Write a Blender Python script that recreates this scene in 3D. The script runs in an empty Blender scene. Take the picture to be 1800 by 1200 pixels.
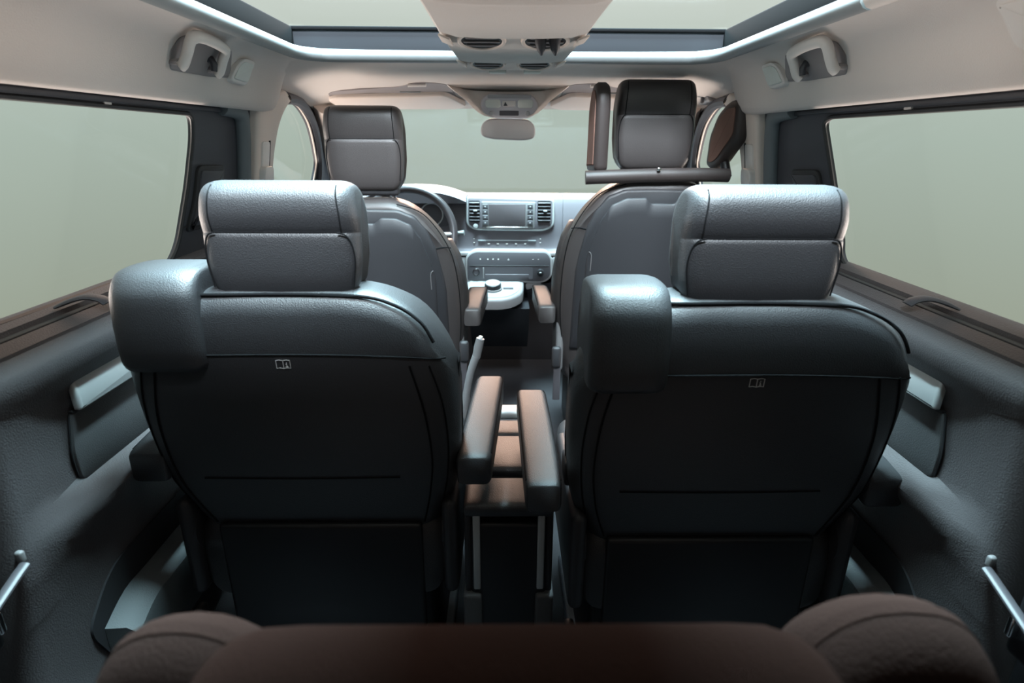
import bpy, bmesh, math, random
from mathutils import Vector, Matrix
random.seed(4)
D = bpy.data
C = bpy.context.scene.collection
sc = bpy.context.scene
PI = math.pi

# ------------------------------------------------------------------ camera
def basis(pitch, yaw, roll):
    f = Vector((0, math.cos(pitch), -math.sin(pitch)))
    u = Vector((0, math.sin(pitch), math.cos(pitch)))
    r = Vector((1, 0, 0))
    Rz = Matrix.Rotation(yaw, 3, 'Z')
    f, u, r = Rz @ f, Rz @ u, Rz @ r
    r2 = r * math.cos(roll) + u * math.sin(roll)
    u2 = u * math.cos(roll) - r * math.sin(roll)
    return r2, u2, f
cam_d = D.cameras.new('camera')
cam = D.objects.new('camera', cam_d)
C.objects.link(cam)
r_, u_, f_ = basis(math.radians(19.28), math.radians(-0.79), math.radians(0.32))
m = Matrix((r_, u_, -f_)).transposed().to_4x4()
m.translation = Vector((-0.012, 0, 1.17))
cam.matrix_world = m
cam_d.sensor_width = 36
cam_d.lens = 36 * 1020 / 1800
cam_d.clip_start = 0.02
cam_d.dof.use_dof = True
cam_d.dof.focus_distance = 1.35
cam_d.dof.aperture_fstop = 4.0
sc.camera = cam

# ------------------------------------------------------------------ sky, lamps, exposure
w = D.worlds.new('world'); sc.world = w; w.use_nodes = True
nt = w.node_tree; nt.nodes.clear()
tc = nt.nodes.new('ShaderNodeTexCoord')
sep = nt.nodes.new('ShaderNodeSeparateXYZ')
mr = nt.nodes.new('ShaderNodeMapRange')
mr.inputs[1].default_value = -0.34; mr.inputs[2].default_value = 0.34
rmp = nt.nodes.new('ShaderNodeValToRGB')
def lin(c):
    return tuple(((x / 255) / 12.92 if x <= 10 else (((x / 255) + 0.055) / 1.055) ** 2.4) for x in c)
els = [(0.0, (146, 150, 132)), (0.30, (158, 169, 156)), (0.5, (168, 182, 171)), (0.62, (177, 190, 180)),
       (0.78, (203, 212, 203)), (1.0, (212, 220, 212))]
e = rmp.color_ramp.elements
e[0].position, e[0].color = els[0][0], lin(els[0][1]) + (1,)
e[1].position, e[1].color = els[-1][0], lin(els[-1][1]) + (1,)
for p_, c_ in els[1:-1]:
    q = e.new(p_); q.color = lin(c_) + (1,)
bg = nt.nodes.new('ShaderNodeBackground'); bg.inputs[1].default_value = 1.06
out = nt.nodes.new('ShaderNodeOutputWorld')
nt.links.new(tc.outputs['Generated'], sep.inputs[0])
nt.links.new(sep.outputs['Z'], mr.inputs[0])
nt.links.new(mr.outputs[0], rmp.inputs[0])
nt.links.new(rmp.outputs[0], bg.inputs[0])
nt.links.new(bg.outputs[0], out.inputs[0])

def sun(name, direction, strength, color, angle):
    l = D.lights.new(name, 'SUN'); l.energy = strength; l.color = color; l.angle = math.radians(angle)
    o = D.objects.new(name, l); C.objects.link(o)
    o.rotation_euler = Vector(direction).to_track_quat('-Z', 'Y').to_euler(); o.location = (0, 8, 8)
def area(name, loc, target, size, energy, color):
    l = D.lights.new(name, 'AREA'); l.energy = energy; l.color = color; l.shape = 'RECTANGLE'
    l.size, l.size_y = size
    o = D.objects.new(name, l); C.objects.link(o); o.location = loc
    o.rotation_euler = (Vector(target) - Vector(loc)).to_track_quat('-Z', 'Y').to_euler()
sun('front_sun', (0.02, -1, -0.44), 3.0, (1.0, 0.66, 0.50), 18)
area('added_overhead_fill', (0, 1.8, 4.6), (0, 1.6, 0), (1.3, 2.6), 2400, (0.60, 0.90, 1.0))  # added fill over the roof glass, stands in for cool sky light
area('added_overhead_fill_rear', (0, -1.6, 4.4), (0, 1.5, 0.9), (2.2, 1.2), 830, (0.80, 0.92, 1.0))  # invented fill to brighten the seat and headrest backs
area('added_floor_fill_left', (-3.0, 2.0, -0.6), (0, 1.7, 1.45), (1.2, 4.0), 360, (1.0, 0.87, 0.79))  # invented uplight, added to brighten the headliner
area('added_floor_fill_right', (3.0, 2.0, -0.6), (0, 1.7, 1.45), (1.2, 4.0), 360, (1.0, 0.87, 0.79))  # matching added uplight, no real lamp stands here

vs = sc.view_settings
vs.view_transform = 'Standard'; vs.look = 'None'; vs.gamma = 1; vs.use_curve_mapping = False
vs.exposure = 0.0
sc.cycles.diffuse_bounces = 6
sc.cycles.transparent_max_bounces = 12
sc.cycles.sample_clamp_indirect = 4

# ------------------------------------------------------------------ materials
def mat(name, col, rough=0.5, metal=0.0, bump=0.0, scale=300.0, spec=0.5, var=0.0, vscale=6.0, sheen=0.0, kind='noise'):
    m_ = D.materials.new(name); m_.use_nodes = True
    n = m_.node_tree; b = n.nodes['Principled BSDF']
    b.inputs['Base Color'].default_value = (*col, 1)
    b.inputs['Roughness'].default_value = rough
    b.inputs['Metallic'].default_value = metal
    b.inputs['Specular IOR Level'].default_value = spec
    if sheen:
        b.inputs['Sheen Weight'].default_value = sheen
    t = n.nodes.new('ShaderNodeTexCoord')
    if bump:
        tx = n.nodes.new('ShaderNodeTexVoronoi' if kind == 'voronoi' else 'ShaderNodeTexNoise')
        tx.inputs['Scale'].default_value = scale
        bp = n.nodes.new('ShaderNodeBump'); bp.inputs['Strength'].default_value = bump
        bp.inputs['Distance'].default_value = 0.002
        n.links.new(t.outputs['Object'], tx.inputs['Vector'])
        n.links.new(tx.outputs[0], bp.inputs['Height'])
        n.links.new(bp.outputs[0], b.inputs['Normal'])
    if var:
        nz = n.nodes.new('ShaderNodeTexNoise'); nz.inputs['Scale'].default_value = vscale
        nz.inputs['Detail'].default_value = 4
        mx = n.nodes.new('ShaderNodeMix'); mx.data_type = 'RGBA'
        mx.inputs[6].default_value = tuple(c * (1 - var) for c in col) + (1,)
        mx.inputs[7].default_value = tuple(min(1, c * (1 + var)) for c in col) + (1,)
        n.links.new(t.outputs['Object'], nz.inputs['Vector'])
        n.links.new(nz.outputs[0], mx.inputs[0])
        n.links.new(mx.outputs[2], b.inputs['Base Color'])
    return m_
def glass_mat(name, tint, gloss=0.05):
    m_ = D.materials.new(name); m_.use_nodes = True
    n = m_.node_tree; n.nodes.clear()
    o = n.nodes.new('ShaderNodeOutputMaterial'); mx = n.nodes.new('ShaderNodeMixShader')
    tr = n.nodes.new('ShaderNodeBsdfTransparent'); gl = n.nodes.new('ShaderNodeBsdfGlossy')
    fr = n.nodes.new('ShaderNodeFresnel'); mu = n.nodes.new('ShaderNodeMath'); mu.operation = 'MULTIPLY'
    fr.inputs[0].default_value = 1.2; mu.inputs[1].default_value = 0.05
    tr.inputs[0].default_value = (*tint, 1); gl.inputs['Roughness'].default_value = 0.02
    n.links.new(fr.outputs[0], mu.inputs[0]); n.links.new(mu.outputs[0], mx.inputs[0])
    n.links.new(tr.outputs[0], mx.inputs[1]); n.links.new(gl.outputs[0], mx.inputs[2])
    n.links.new(mx.outputs[0], o.inputs[0])
    return m_
HEAD = mat('headliner_fabric', (0.62, 0.565, 0.53), 0.95, bump=0.25, scale=500, spec=0.2, var=0.04)
BEIGE = mat('beige_trim', (0.68, 0.585, 0.525), 0.6, bump=0.12, scale=400)
RAIL = mat('pale_satin_trim', (0.22, 0.235, 0.24), 0.45, spec=0.6)
DARK = mat('dark_trim', (0.045, 0.047, 0.056), 0.55, bump=0.25, scale=450)
SEAL = mat('rubber_seal', (0.02, 0.021, 0.023), 0.6)
SOFTSEAL = mat('door_seal', (0.13, 0.15, 0.16), 0.8, bump=0.2, scale=500)
DOOR = mat('door_panel', (0.080, 0.072, 0.075), 0.62, bump=0.5, scale=380, spec=0.4, var=0.05)
DOORIN = mat('door_inset', (0.070, 0.070, 0.073), 0.6, bump=0.3, scale=420)
POCKET = mat('pocket_dark', (0.02, 0.02, 0.023), 0.8)
LIP = mat('pocket_lip', (0.10, 0.112, 0.116), 0.55, bump=0.3, scale=400)
CARPET = mat('carpet', (0.022, 0.02, 0.023), 0.95, bump=0.6, scale=600, var=0.2, vscale=40)
FRAME = mat('roof_frame_black', (0.012, 0.012, 0.013), 0.9, spec=0.05)
FRAMEGREY = mat('roof_frame_grey', (0.045, 0.047, 0.053), 0.9, spec=0.05)
SILVER = mat('satin_silver', (0.46, 0.475, 0.475), 0.40, metal=0.25)
CHROME = mat('chrome', (0.8, 0.8, 0.8), 0.15, metal=1.0)
LEATHER = mat('black_leather', (0.026, 0.026, 0.029), 0.50, bump=0.22, scale=520, spec=0.75, kind='voronoi')
LEATHER_LIT = mat('black_leather_lit', (0.056, 0.048, 0.047), 0.42, bump=0.15, scale=520, spec=0.5, kind='voronoi')  # same black leather, brighter front light painted in as a lighter colour
PIPE = mat('seam_thread', (0.010, 0.010, 0.011), 0.9, spec=0.1)
PLASTIC = mat('seat_plastic', (0.028, 0.027, 0.030), 0.5, bump=0.2, scale=600)
BLACK = mat('black_plastic', (0.012, 0.012, 0.014), 0.45)
BROWN = mat('brown_fabric', (0.040, 0.023, 0.0195), 0.95, bump=0.5, scale=350, spec=0.05)
WINGDK = mat('dark_brown_cover', (0.045, 0.034, 0.032), 0.5, bump=0.15, scale=500)
WINGBR = mat('brown_padding', (0.20, 0.105, 0.08), 0.8, bump=0.4, scale=500)
DASH = mat('dash_plastic', (0.128, 0.115, 0.128), 0.5, bump=0.25, scale=450)
DASHLT = mat('dash_light_band', (0.30, 0.29, 0.29), 0.5)
DASHDK = mat('dash_dark_panel', (0.07, 0.065, 0.072), 0.4)
GREYP = mat('grey_console', (0.175, 0.168, 0.17), 0.5, bump=0.15, scale=450)
SCREEN = mat('screen_glass', (0.10, 0.085, 0.09), 0.18, spec=0.6)
LAVENDER = mat('pale_console_plastic', (0.52, 0.50, 0.53), 0.5)
MIRROR = mat('mirror_glass', (0.55, 0.55, 0.56), 0.3, metal=0.15)  # pale base colour stands in for the reflected brightness
MIRBACK = mat('mirror_housing', (0.33, 0.33, 0.34), 0.5)
LENS = mat('lamp_lens', (0.62, 0.64, 0.60), 0.5, spec=0.4)
GRIP = mat('handle_plastic', (0.66, 0.62, 0.59), 0.5)
WHITE = mat('white_print', (0.6, 0.6, 0.6), 0.6)
RED = mat('hazard_red', (0.6, 0.45, 0.45), 0.5)
SHADE_AND_PART_GREY = mat('shade_and_part_grey', (0.26, 0.235, 0.235), 0.8)  # grey for painted recess shade, also for real slats and mounts
PRIVACY = glass_mat('privacy_glass', (0.55, 0.57, 0.57))
GLASS = glass_mat('clear_glass', (0.985, 0.985, 0.985))

# ------------------------------------------------------------------ helpers
def base_of(o):
    v = Vector((0, 0, 0))
    while o:
        v += o.location; o = o.parent
    return v
def link_mesh(name, vs_, fs_, mt, parent=None, smooth=40, loc=None, label=None):
    me = D.meshes.new(name)
    off = base_of(parent) if parent else Vector(loc or (0, 0, 0))
    me.from_pydata([(v[0] - off.x, v[1] - off.y, v[2] - off.z) for v in vs_], [], fs_)
    b = bmesh.new(); b.from_mesh(me)
    bmesh.ops.recalc_face_normals(b, faces=b.faces)
    b.to_mesh(me); b.free()
    me.materials.append(mt)
    if smooth:
        me.polygons.foreach_set('use_smooth', [True] * len(me.polygons))
        me.set_sharp_from_angle(angle=math.radians(smooth))
    me.update()
    o = D.objects.new(name, me); C.objects.link(o)
    if parent: o.parent = parent
    else: o.location = off
    if label: o['label'] = label
    return o
class G:
    def __init__(s): s.v = []; s.f = []
    def add(s, vs_, fs_):
        n = len(s.v); s.v += [tuple(p) for p in vs_]; s.f += [tuple(i + n for i in f) for f in fs_]; return s
    def loft(s, rings, caps=True, closed=True):
        n = len(rings[0]); vs_ = [p for r in rings for p in r]; fs_ = []
        for i in range(len(rings) - 1):
            for j in range(n if closed else n - 1):
                k = (j + 1) % n
                fs_.append((i * n + j, i * n + k, (i + 1) * n + k, (i + 1) * n + j))
        if caps:
            fs_.append(tuple(range(n))[::-1]); fs_.append(tuple((len(rings) - 1) * n + j for j in range(n)))
        return s.add(vs_, fs_)
    def tube(s, pts, r, n=8, flat=1.0, updir=None, caps=True):
        pts = [Vector(p) for p in pts]; rings = []; ref = None
        for i, p in enumerate(pts):
            t = (pts[min(i + 1, len(pts) - 1)] - pts[max(i - 1, 0)]).normalized()
            if ref is None:
                ref = Vector(updir) if updir else (Vector((0, 0, 1)) if abs(t.z) < 0.9 else Vector((0, 1, 0)))
            if updir: ref = Vector(updir)
            a = (ref - t * ref.dot(t)).normalized(); b = t.cross(a); ref = a
            rr = r[i] if isinstance(r, (list, tuple)) else r
            rings.append([tuple(p + a * math.cos(2 * PI * k / n) * rr * flat + b * math.sin(2 * PI * k / n) * rr) for k in range(n)])
        return s.loft(rings, caps)
    def rbox(s, c, size, bev=0.01, seg=3, rot=None, taper=None):
        b = bmesh.new(); bmesh.ops.create_cube(b, size=1)
        for v in b.verts:
            v.co = Vector((v.co.x * size[0], v.co.y * size[1], v.co.z * size[2]))
            if taper: taper(v.co)
        bev = min(bev, min(size) * 0.49)
        if bev > 0: bmesh.ops.bevel(b, geom=b.edges[:], offset=bev, segments=seg, profile=0.5, affect='EDGES')
        M_ = Matrix.Translation(Vector(c)) @ (rot.to_4x4() if rot else Matrix.Identity(4))
        b.verts.index_update()
        r = s.add([M_ @ v.co for v in b.verts], [[v.index for v in f.verts] for f in b.faces])
        b.free(); return r
    def prism(s, pts, fn, d0, d1, bev=0.0, seg=2):
        """outline pts (a,b); fn(a,b,d) -> world; d0..d1 depth; bevel on the d1 side rim"""
        n = len(pts); ca = sum(p[0] for p in pts) / n; cb = sum(p[1] for p in pts) / n
        rings = [[fn(a, b, d0) for a, b in pts]]
        if bev > 0:
            ins = inset(pts, bev)
            sg = 1 if d1 > d0 else -1
            for k in range(seg + 1):
                t = k / seg * PI / 2
                q = [(p[0] + (i_[0] - p[0]) * (1 - math.cos(t)), p[1] + (i_[1] - p[1]) * (1 - math.cos(t))) for p, i_ in zip(pts, ins)]
                dd = d1 - sg * bev * (1 - math.sin(t))
                rings.append([fn(a, b, dd) for a, b in q])
        else:
            rings.append([fn(a, b, d1) for a, b in pts])
        return s.loft(rings, True)
    def disc(s, c, r, axis, h, n=24, bev=0.0):
        axis = Vector(axis).normalized(); a = axis.orthogonal().normalized(); b = axis.cross(a); c = Vector(c)
        prof = [(r, 0), (r, h - bev), (r - bev * 0.3, h - bev * 0.3), (r - bev, h)] if bev else [(r, 0), (r, h)]
        return s.loft([[tuple(c + axis * hh + (a * math.cos(2 * PI * k / n) + b * math.sin(2 * PI * k / n)) * rr) for k in range(n)] for rr, hh in prof])
    def torus(s, c, R, r, axis, n=48, k=10, flat=1.0):
        axis = Vector(axis).normalized(); a = axis.orthogonal().normalized(); b = axis.cross(a); c = Vector(c); rings = []
        for i in range(n + 1):
            t = 2 * PI * i / n; d = a * math.cos(t) + b * math.sin(t)
            rings.append([tuple(c + d * (R + r * math.cos(2 * PI * j / k)) + axis * r * flat * math.sin(2 * PI * j / k)) for j in range(k)])
        return s.loft(rings, False)
    def obj(s, name, mt, parent=None, smooth=40, loc=None, label=None):
        return link_mesh(name, s.v, s.f, mt, parent, smooth, loc, label)
def inset(pts, d):
    n = len(pts)
    area2 = sum(pts[i][0] * pts[(i + 1) % n][1] - pts[(i + 1) % n][0] * pts[i][1] for i in range(n))
    sg = 1 if area2 > 0 else -1; o = []
    for i in range(n):
        p0, p1, p2 = Vector(pts[i - 1]), Vector(pts[i]), Vector(pts[(i + 1) % n])
        e1 = (p1 - p0); e2 = (p2 - p1)
        if e1.length < 1e-9: e1 = e2
        if e2.length < 1e-9: e2 = e1
        n1 = Vector((-e1.y, e1.x)).normalized() * sg; n2 = Vector((-e2.y, e2.x)).normalized() * sg
        nn = (n1 + n2)
        nn = nn.normalized() if nn.length > 1e-6 else n1
        k = max(0.5, nn.dot(n1))
        o.append((p1.x + nn.x * d / k, p1.y + nn.y * d / k))
    return o
def rounded(pts, r, seg=5):
    """round the corners of a polygon; r a number or a list"""
    n = len(pts); o = []
    for i in range(n):
        p0, p1, p2 = Vector(pts[i - 1]), Vector(pts[i]), Vector(pts[(i + 1) % n])
        rr = r[i] if isinstance(r, (list, tuple)) else r
        a = (p0 - p1); b = (p2 - p1)
        t = min(rr, a.length * 0.48, b.length * 0.48)
        if t < 1e-5: o.append(tuple(p1)); continue
        A = p1 + a.normalized() * t; B = p1 + b.normalized() * t
        for k in range(seg + 1):
            q = k / seg
            o.append(tuple(A * (1 - q) ** 2 + p1 * 2 * q * (1 - q) + B * q * q))
    return o
def rrect(x0, x1, z0, z1, r, seg=5): return rounded([(x0, z0), (x1, z0), (x1, z1), (x0, z1)], r, seg)
def smooth_path(pts, n=6, closed=False):
    P = [Vector(p) for p in pts]; m_ = len(P); o = []
    rng = range(m_) if closed else range(m_ - 1)
    for i in rng:
        p1, p2 = P[i], P[(i + 1) % m_]
        p0 = P[i - 1] if (closed or i > 0) else p1
        p3 = P[(i + 2) % m_] if (closed or i + 2 < m_) else p2
        for k in range(n):
            t = k / n
            o.append(tuple(0.5 * ((2 * p1) + (p2 - p0) * t + (2 * p0 - 5 * p1 + 4 * p2 - p3) * t * t + (3 * p1 - p0 - 3 * p2 + p3) * t ** 3)))
    if not closed: o.append(tuple(P[-1]))
    return o
def interp(tab, x):
    if x <= tab[0][0]: return tab[0][1]
    for (a, b), (c, d) in zip(tab, tab[1:]):
        if x <= c: return b + (d - b) * (x - a) / (c - a)
    return tab[-1][1]
def sinterp(tab, x):
    if x <= tab[0][0]: return tab[0][1]
    for (a, b), (c, d) in zip(tab, tab[1:]):
        if x <= c:
            t = (x - a) / (c - a); t = t * t * (3 - 2 * t) * 0.5 + t * 0.5
            return b + (d - b) * t
    return tab[-1][1]
def cinterp(tab, x):
    n = len(tab)
    if x <= tab[0][0]: return tab[0][1]
    if x >= tab[-1][0]: return tab[-1][1]
    d = [(tab[i + 1][1] - tab[i][1]) / (tab[i + 1][0] - tab[i][0]) for i in range(n - 1)]
    t = [d[0]] + [(d[i - 1] + d[i]) / 2 if d[i - 1] * d[i] > 0 else 0 for i in range(1, n - 1)] + [d[-1]]
    for i in range(n - 1):
        if x <= tab[i + 1][0]:
            h = tab[i + 1][0] - tab[i][0]; u = (x - tab[i][0]) / h
            return ((2 * u ** 3 - 3 * u * u + 1) * tab[i][1] + (u ** 3 - 2 * u * u + u) * h * t[i]
                    + (3 * u * u - 2 * u ** 3) * tab[i + 1][1] + (u ** 3 - u * u) * h * t[i + 1])
def thing(name, label, cat, loc, group=None):
    o = D.objects.new(name, None); C.objects.link(o); o.location = loc; o.empty_display_size = 0.05
    o['label'] = label; o['category'] = cat
    if group: o['group'] = group
    return o
def tag(o, label, cat, group=None):
    o['label'] = label; o['category'] = cat
    if group: o['group'] = group
    return o
def struct(o, label=None):
    o['kind'] = 'structure'
    if label: o['label'] = label
    return o
FY = lambda y0: (lambda a, b, d: (a, y0 + d, b))            # outline in x,z facing -Y

# ------------------------------------------------------------------ cabin shell
def XS(z):            # leaning side surface of the body above the belt line
    return 0.80 - 0.22 * (z - 0.89)
def side_fn(s, off=0.0):
    return lambda a, b, d: (s * (XS(b) + off + d), a, b)
def sheet(name, outer, holes, fn, thick, mt, parent=None):
    b = bmesh.new(); edges = []
    for loop in [outer] + holes:
        vs_ = [b.verts.new((p[0], p[1], 0)) for p in loop]
        for i in range(len(vs_)): edges.append(b.edges.new((vs_[i], vs_[(i + 1) % len(vs_)])))
    bmesh.ops.triangle_fill(b, use_beauty=True, use_dissolve=False, edges=edges)
    r = bmesh.ops.extrude_face_region(b, geom=b.faces[:])
    for v in r['geom']:
        if isinstance(v, bmesh.types.BMVert): v.co.z = 1
    b.verts.index_update()
    vv = [fn(v.co.x, v.co.y, v.co.z * thick) for v in b.verts]
    ff = [[v.index for v in f.verts] for f in b.faces]
    b.free()
    return link_mesh(name, vv, ff, mt, parent, smooth=35)
WIN = {-1: rounded([(0.74, 0.893), (1.362, 0.889), (1.395, 0.93), (1.428, 1.06), (1.442, 1.17), (1.432, 1.219), (0.74, 1.224)], [0.04, 0.05, 0.03, 0.03, 0.03, 0.03, 0.05]),
       1: rounded([(0.80, 0.885), (1.345, 0.883), (1.375, 0.91), (1.37, 0.95), (1.405, 1.10), (1.432, 1.209), (1.40, 1.2195), (0.80, 1.2205)], [0.05, 0.04, 0.03, 0.03, 0.03, 0.02, 0.02, 0.06])}
FWIN = {s: smooth_path([(1.93, 0.91), (1.912, 1.044), (1.906, 1.155), (1.92, 1.213), (1.965, 1.258), (2.01, 1.277), (2.07, 1.278), (2.15, 1.264), (2.255, 1.221), (2.33, 1.165), (2.39, 1.105), (2.415, 1.07), (2.40, 1.0), (2.395, 0.91)], 3)
        for s in (-1, 1)}
floor = struct(G().rbox((0, 1.35, -0.02), (1.62, 3.5, 0.04), 0).obj('floor', CARPET, smooth=0), 'dark carpeted van floor')
for s, nm in ((-1, 'left'), (1, 'right')):
    QW = rounded([(-0.34, 0.93), (0.58, 0.93), (0.58, 1.215), (-0.34, 1.215)], 0.05)
    wl = sheet('wall_' + nm, [(-0.40, 0.88), (2.74, 0.88), (2.74, 0.96), (2.36, 1.31), (-0.40, 1.31)], [WIN[s], FWIN[s], QW], side_fn(s), 0.010, DARK)
    qg = G().prism(inset(QW, -0.012), side_fn(s, 0.016), 0, 0.004).obj('window_%d' % (8 if s < 0 else 9), PRIVACY, smooth=0)  # unseen pane, added to let light in from behind
    struct(qg, 'unseen tinted rear quarter window pane added for light on the %s' % nm)
    struct(wl, 'dark inner window surround of the van on the %s' % nm)
    # lower rear quarter and front door lower panel
    G().rbox((s * 0.80, 0.13, 0.45), (0.04, 1.10, 0.9), 0.01).obj('quarter_panel', BLACK, wl)
    G().rbox((s * 0.79, 2.28, 0.45), (0.06, 1.00, 0.9), 0.02).obj('front_door_panel', DASH, wl)
wr = struct(G().rbox((0, -0.42, 0.7), (1.62, 0.04, 1.5), 0).obj('wall_rear', BLACK, smooth=0), 'dark tailgate trim behind the third row')
wf = struct(G().rbox((0, 3.06, 0.42), (1.62, 0.04, 0.9), 0).obj('wall_front', BLACK, smooth=0), 'dark bulkhead under the dashboard')

# headliner: side coves, rear roof, front header, outer roof skin
def cove(s, lip, pts): return [(s * x, z) for x, z in pts]
g = G()
sec = [(0.728, 1.240), (0.692, 1.237), (0.682, 1.243), (0.672, 1.262), (0.660, 1.295), (0.648, 1.325), (0.630, 1.348), (0.600, 1.366), (0.574, 1.372),
       (0.588, 1.388), (0.616, 1.452), (0.66, 1.44), (0.728, 1.32)]
for s in (-1, 1):
    st = []
    for y in (-0.41, 0.2, 0.75, 1.0, 1.25, 1.5, 1.65, 1.76, 1.84, 1.89, 1.925):
        k = 1.0 if y <= 1.76 else (1.925 - y) / 0.165
        ring = []
        for i, (x, z) in enumerate(sec):
            if 1 <= i <= 7:
                kk = math.sqrt(max(0, 1 - (1 - k) ** 2))
                x2 = 0.720 - 0.02 * i / 7; z2 = 1.282 + 0.01 * i
                x = x2 + (x - x2) * kk; z = z2 + (z - z2) * kk
            ring.append((s * x, y, z))
        st.append(ring)
    g.loft(st)
ceil = struct(g.obj('ceiling', HEAD, smooth=50), 'pale grey fabric headliner with deep side coves')
g = G()     # solid roof behind the roof glass
g.rbox((0, 0.078, 1.40), (1.16, 0.976, 0.05), 0.015)
g.obj('rear_headliner', HEAD, ceil)
for s in (-1, 1):
    G().rbox((s * 0.765, 0.85, 1.34), (0.09, 2.50, 0.12), 0.02).obj('added_roof_overhang', BLACK, ceil)  # unseen overhang, added to keep overhead light off the door sills
g = G()     # front header: one curved sheet from the roof glass to the windscreen
xs = [-0.735, -0.715, -0.69, -0.66, -0.62, -0.57, -0.5, -0.4, -0.25, -0.1, 0, 0.1, 0.25, 0.4, 0.5, 0.57, 0.62, 0.66, 0.69, 0.715, 0.735]
def header_z(x, y):
    zc = interp([(1.755, 1.384), (1.80, 1.376), (1.895, 1.360), (1.91, 1.362), (2.0, 1.352), (2.2, 1.318), (2.34, 1.287), (2.37, 1.275)], y)
    zs = interp([(1.755, 1.30), (2.05, 1.298), (2.25, 1.275), (2.37, 1.245)], y)
    t = max(0, (abs(x) - 0.48) / 0.255)
    return zc - (zc - zs) * (t ** 2.2)
rows = []
for y in (1.755, 1.80, 1.85, 1.893, 1.905, 1.95, 2.0, 2.08, 2.16, 2.25, 2.33, 2.37):
    rows.append([(x, y, header_z(x, y)) for x in xs] + [(x, y, header_z(x, y) + 0.03) for x in reversed(xs)])
g.loft(rows)
g.obj('front_header', HEAD, ceil, smooth=30)
# funnel that carries the front dome console
g = G()
g.loft([[(x * k, y + 0.0, z) for x, y, z in smooth_path([(-0.20, 2.10, zt + 0.01), (-0.13, 2.13, zt - 0.02), (0, 2.14, zt - 0.026), (0.13, 2.13, zt - 0.02), (0.20, 2.10, zt + 0.01), (0.17, 2.36, zt + 0.01), (0, 2.37, zt + 0.01), (-0.17, 2.36, zt + 0.01)], 3, True)]
        for zt, k in ((1.345, 1.15), (1.31, 0.92), (1.285, 0.74), (1.262, 0.62))])
g.obj('console_funnel', HEAD, ceil, smooth=60)
# roof-glass surround: pale rail along both sides and the front, dark frame above it
g = G()
rail = [(-0.562, -0.3, 1.380), (-0.562, 1.02, 1.380), (-0.562, 1.55, 1.380), (-0.555, 1.67, 1.379), (-0.52, 1.725, 1.379), (-0.44, 1.745, 1.379), (0, 1.755, 1.380), (0.44, 1.745, 1.379), (0.52, 1.725, 1.379), (0.555, 1.67, 1.379), (0.562, 1.55, 1.380), (0.562, 1.03, 1.380)]
g.tube(smooth_path(rail, 4), 0.0165, 10)
tr1 = struct(g.obj('trim_1', RAIL, smooth=60), 'pale satin rail around the panoramic roof glass')
G().tube([(0.562, 1.022, 1.380), (0.565, 0.3, 1.382), (0.565, -0.3, 1.382)], 0.017, 10).obj('rail_end_piece', HEAD, tr1, smooth=60)
g = G()
for s in (-1, 1):
    g.rbox((s * 0.588, 0.72, 1.418), (0.018, 2.1, 0.062), 0.004)
    g.rbox((s * 0.605, 0.72, 1.444), (0.022, 2.1, 0.022), 0.003)
    g.rbox((s * 0.575, 0.72, 1.397), (0.006, 2.1, 0.012), 0.002)
g.obj('roof_frame_side', FRAME, tr1)
G().rbox((0, 1.748, 1.417), (1.17, 0.010, 0.050), 0.003).obj('roof_frame_front', FRAMEGREY, tr1)
G().rbox((0, 1.752, 1.445), (1.17, 0.03, 0.010), 0.003).obj('roof_frame_lip', FRAME, tr1)
for k, (x0, x1) in enumerate(((-0.60, -0.006), (0.006, 0.60))):
    struct(G().rbox(((x0 + x1) / 2, 1.15, 1.452), (x1 - x0, 1.30, 0.004), 0).obj('window_%d' % (k + 1), GLASS, smooth=0), '%s pane of the panoramic roof glass' % ('left', 'right')[k])
# side panes, front door panes, windscreen
for k, s in enumerate((-1, 1)):
    o = G().prism([(p[0], p[1]) for p in inset(WIN[s], -0.012)], side_fn(s, 0.016), 0, 0.004).obj('window_%d' % (3 + k), GLASS, smooth=0)
    struct(o, 'large %s side window pane' % ('left', 'right')[k])
    pts = WIN[s]
    G().tube([(s * (XS(z) - 0.001), y, z) for y, z in pts + [pts[0]]], 0.005, 6, caps=False).obj('window_seal', SEAL, o)
    o = G().prism(inset(FWIN[s], -0.012), side_fn(s, 0.016), 0, 0.004).obj('window_%d' % (5 + k), GLASS, smooth=0)
    struct(o, 'arched %s front door window pane' % ('left', 'right')[k])
    G().tube([(s * (XS(z) - 0.002), y, z) for y, z in FWIN[s]], 0.003, 6).obj('pale_edge', BEIGE, o)
    arch = [(2.008, 1.285), (2.075, 1.287), (2.165, 1.275), (2.275, 1.232), (2.36, 1.17), (2.42, 1.10), (2.45, 1.03), (2.455, 0.93)]
    G().tube(smooth_path([(s * (XS(z) - 0.006), y, z) for y, z in arch], 4), 0.017, 8).obj('door_frame', DARK, o)
g = G()
g.add([(-0.72, 2.36, 1.285), (0.72, 2.36, 1.285), (0.80, 3.06, 0.90), (-0.80, 3.06, 0.90), (-0.72, 2.363, 1.289), (0.72, 2.363, 1.289), (0.80, 3.063, 0.904), (-0.80, 3.063, 0.904)],
      [(0, 1, 2, 3), (4, 5, 6, 7), (0, 1, 5, 4), (1, 2, 6, 5), (2, 3, 7, 6), (3, 0, 4, 7)])
ws = struct(g.obj('window_7', GLASS, smooth=0), 'wide windscreen pane')
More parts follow.
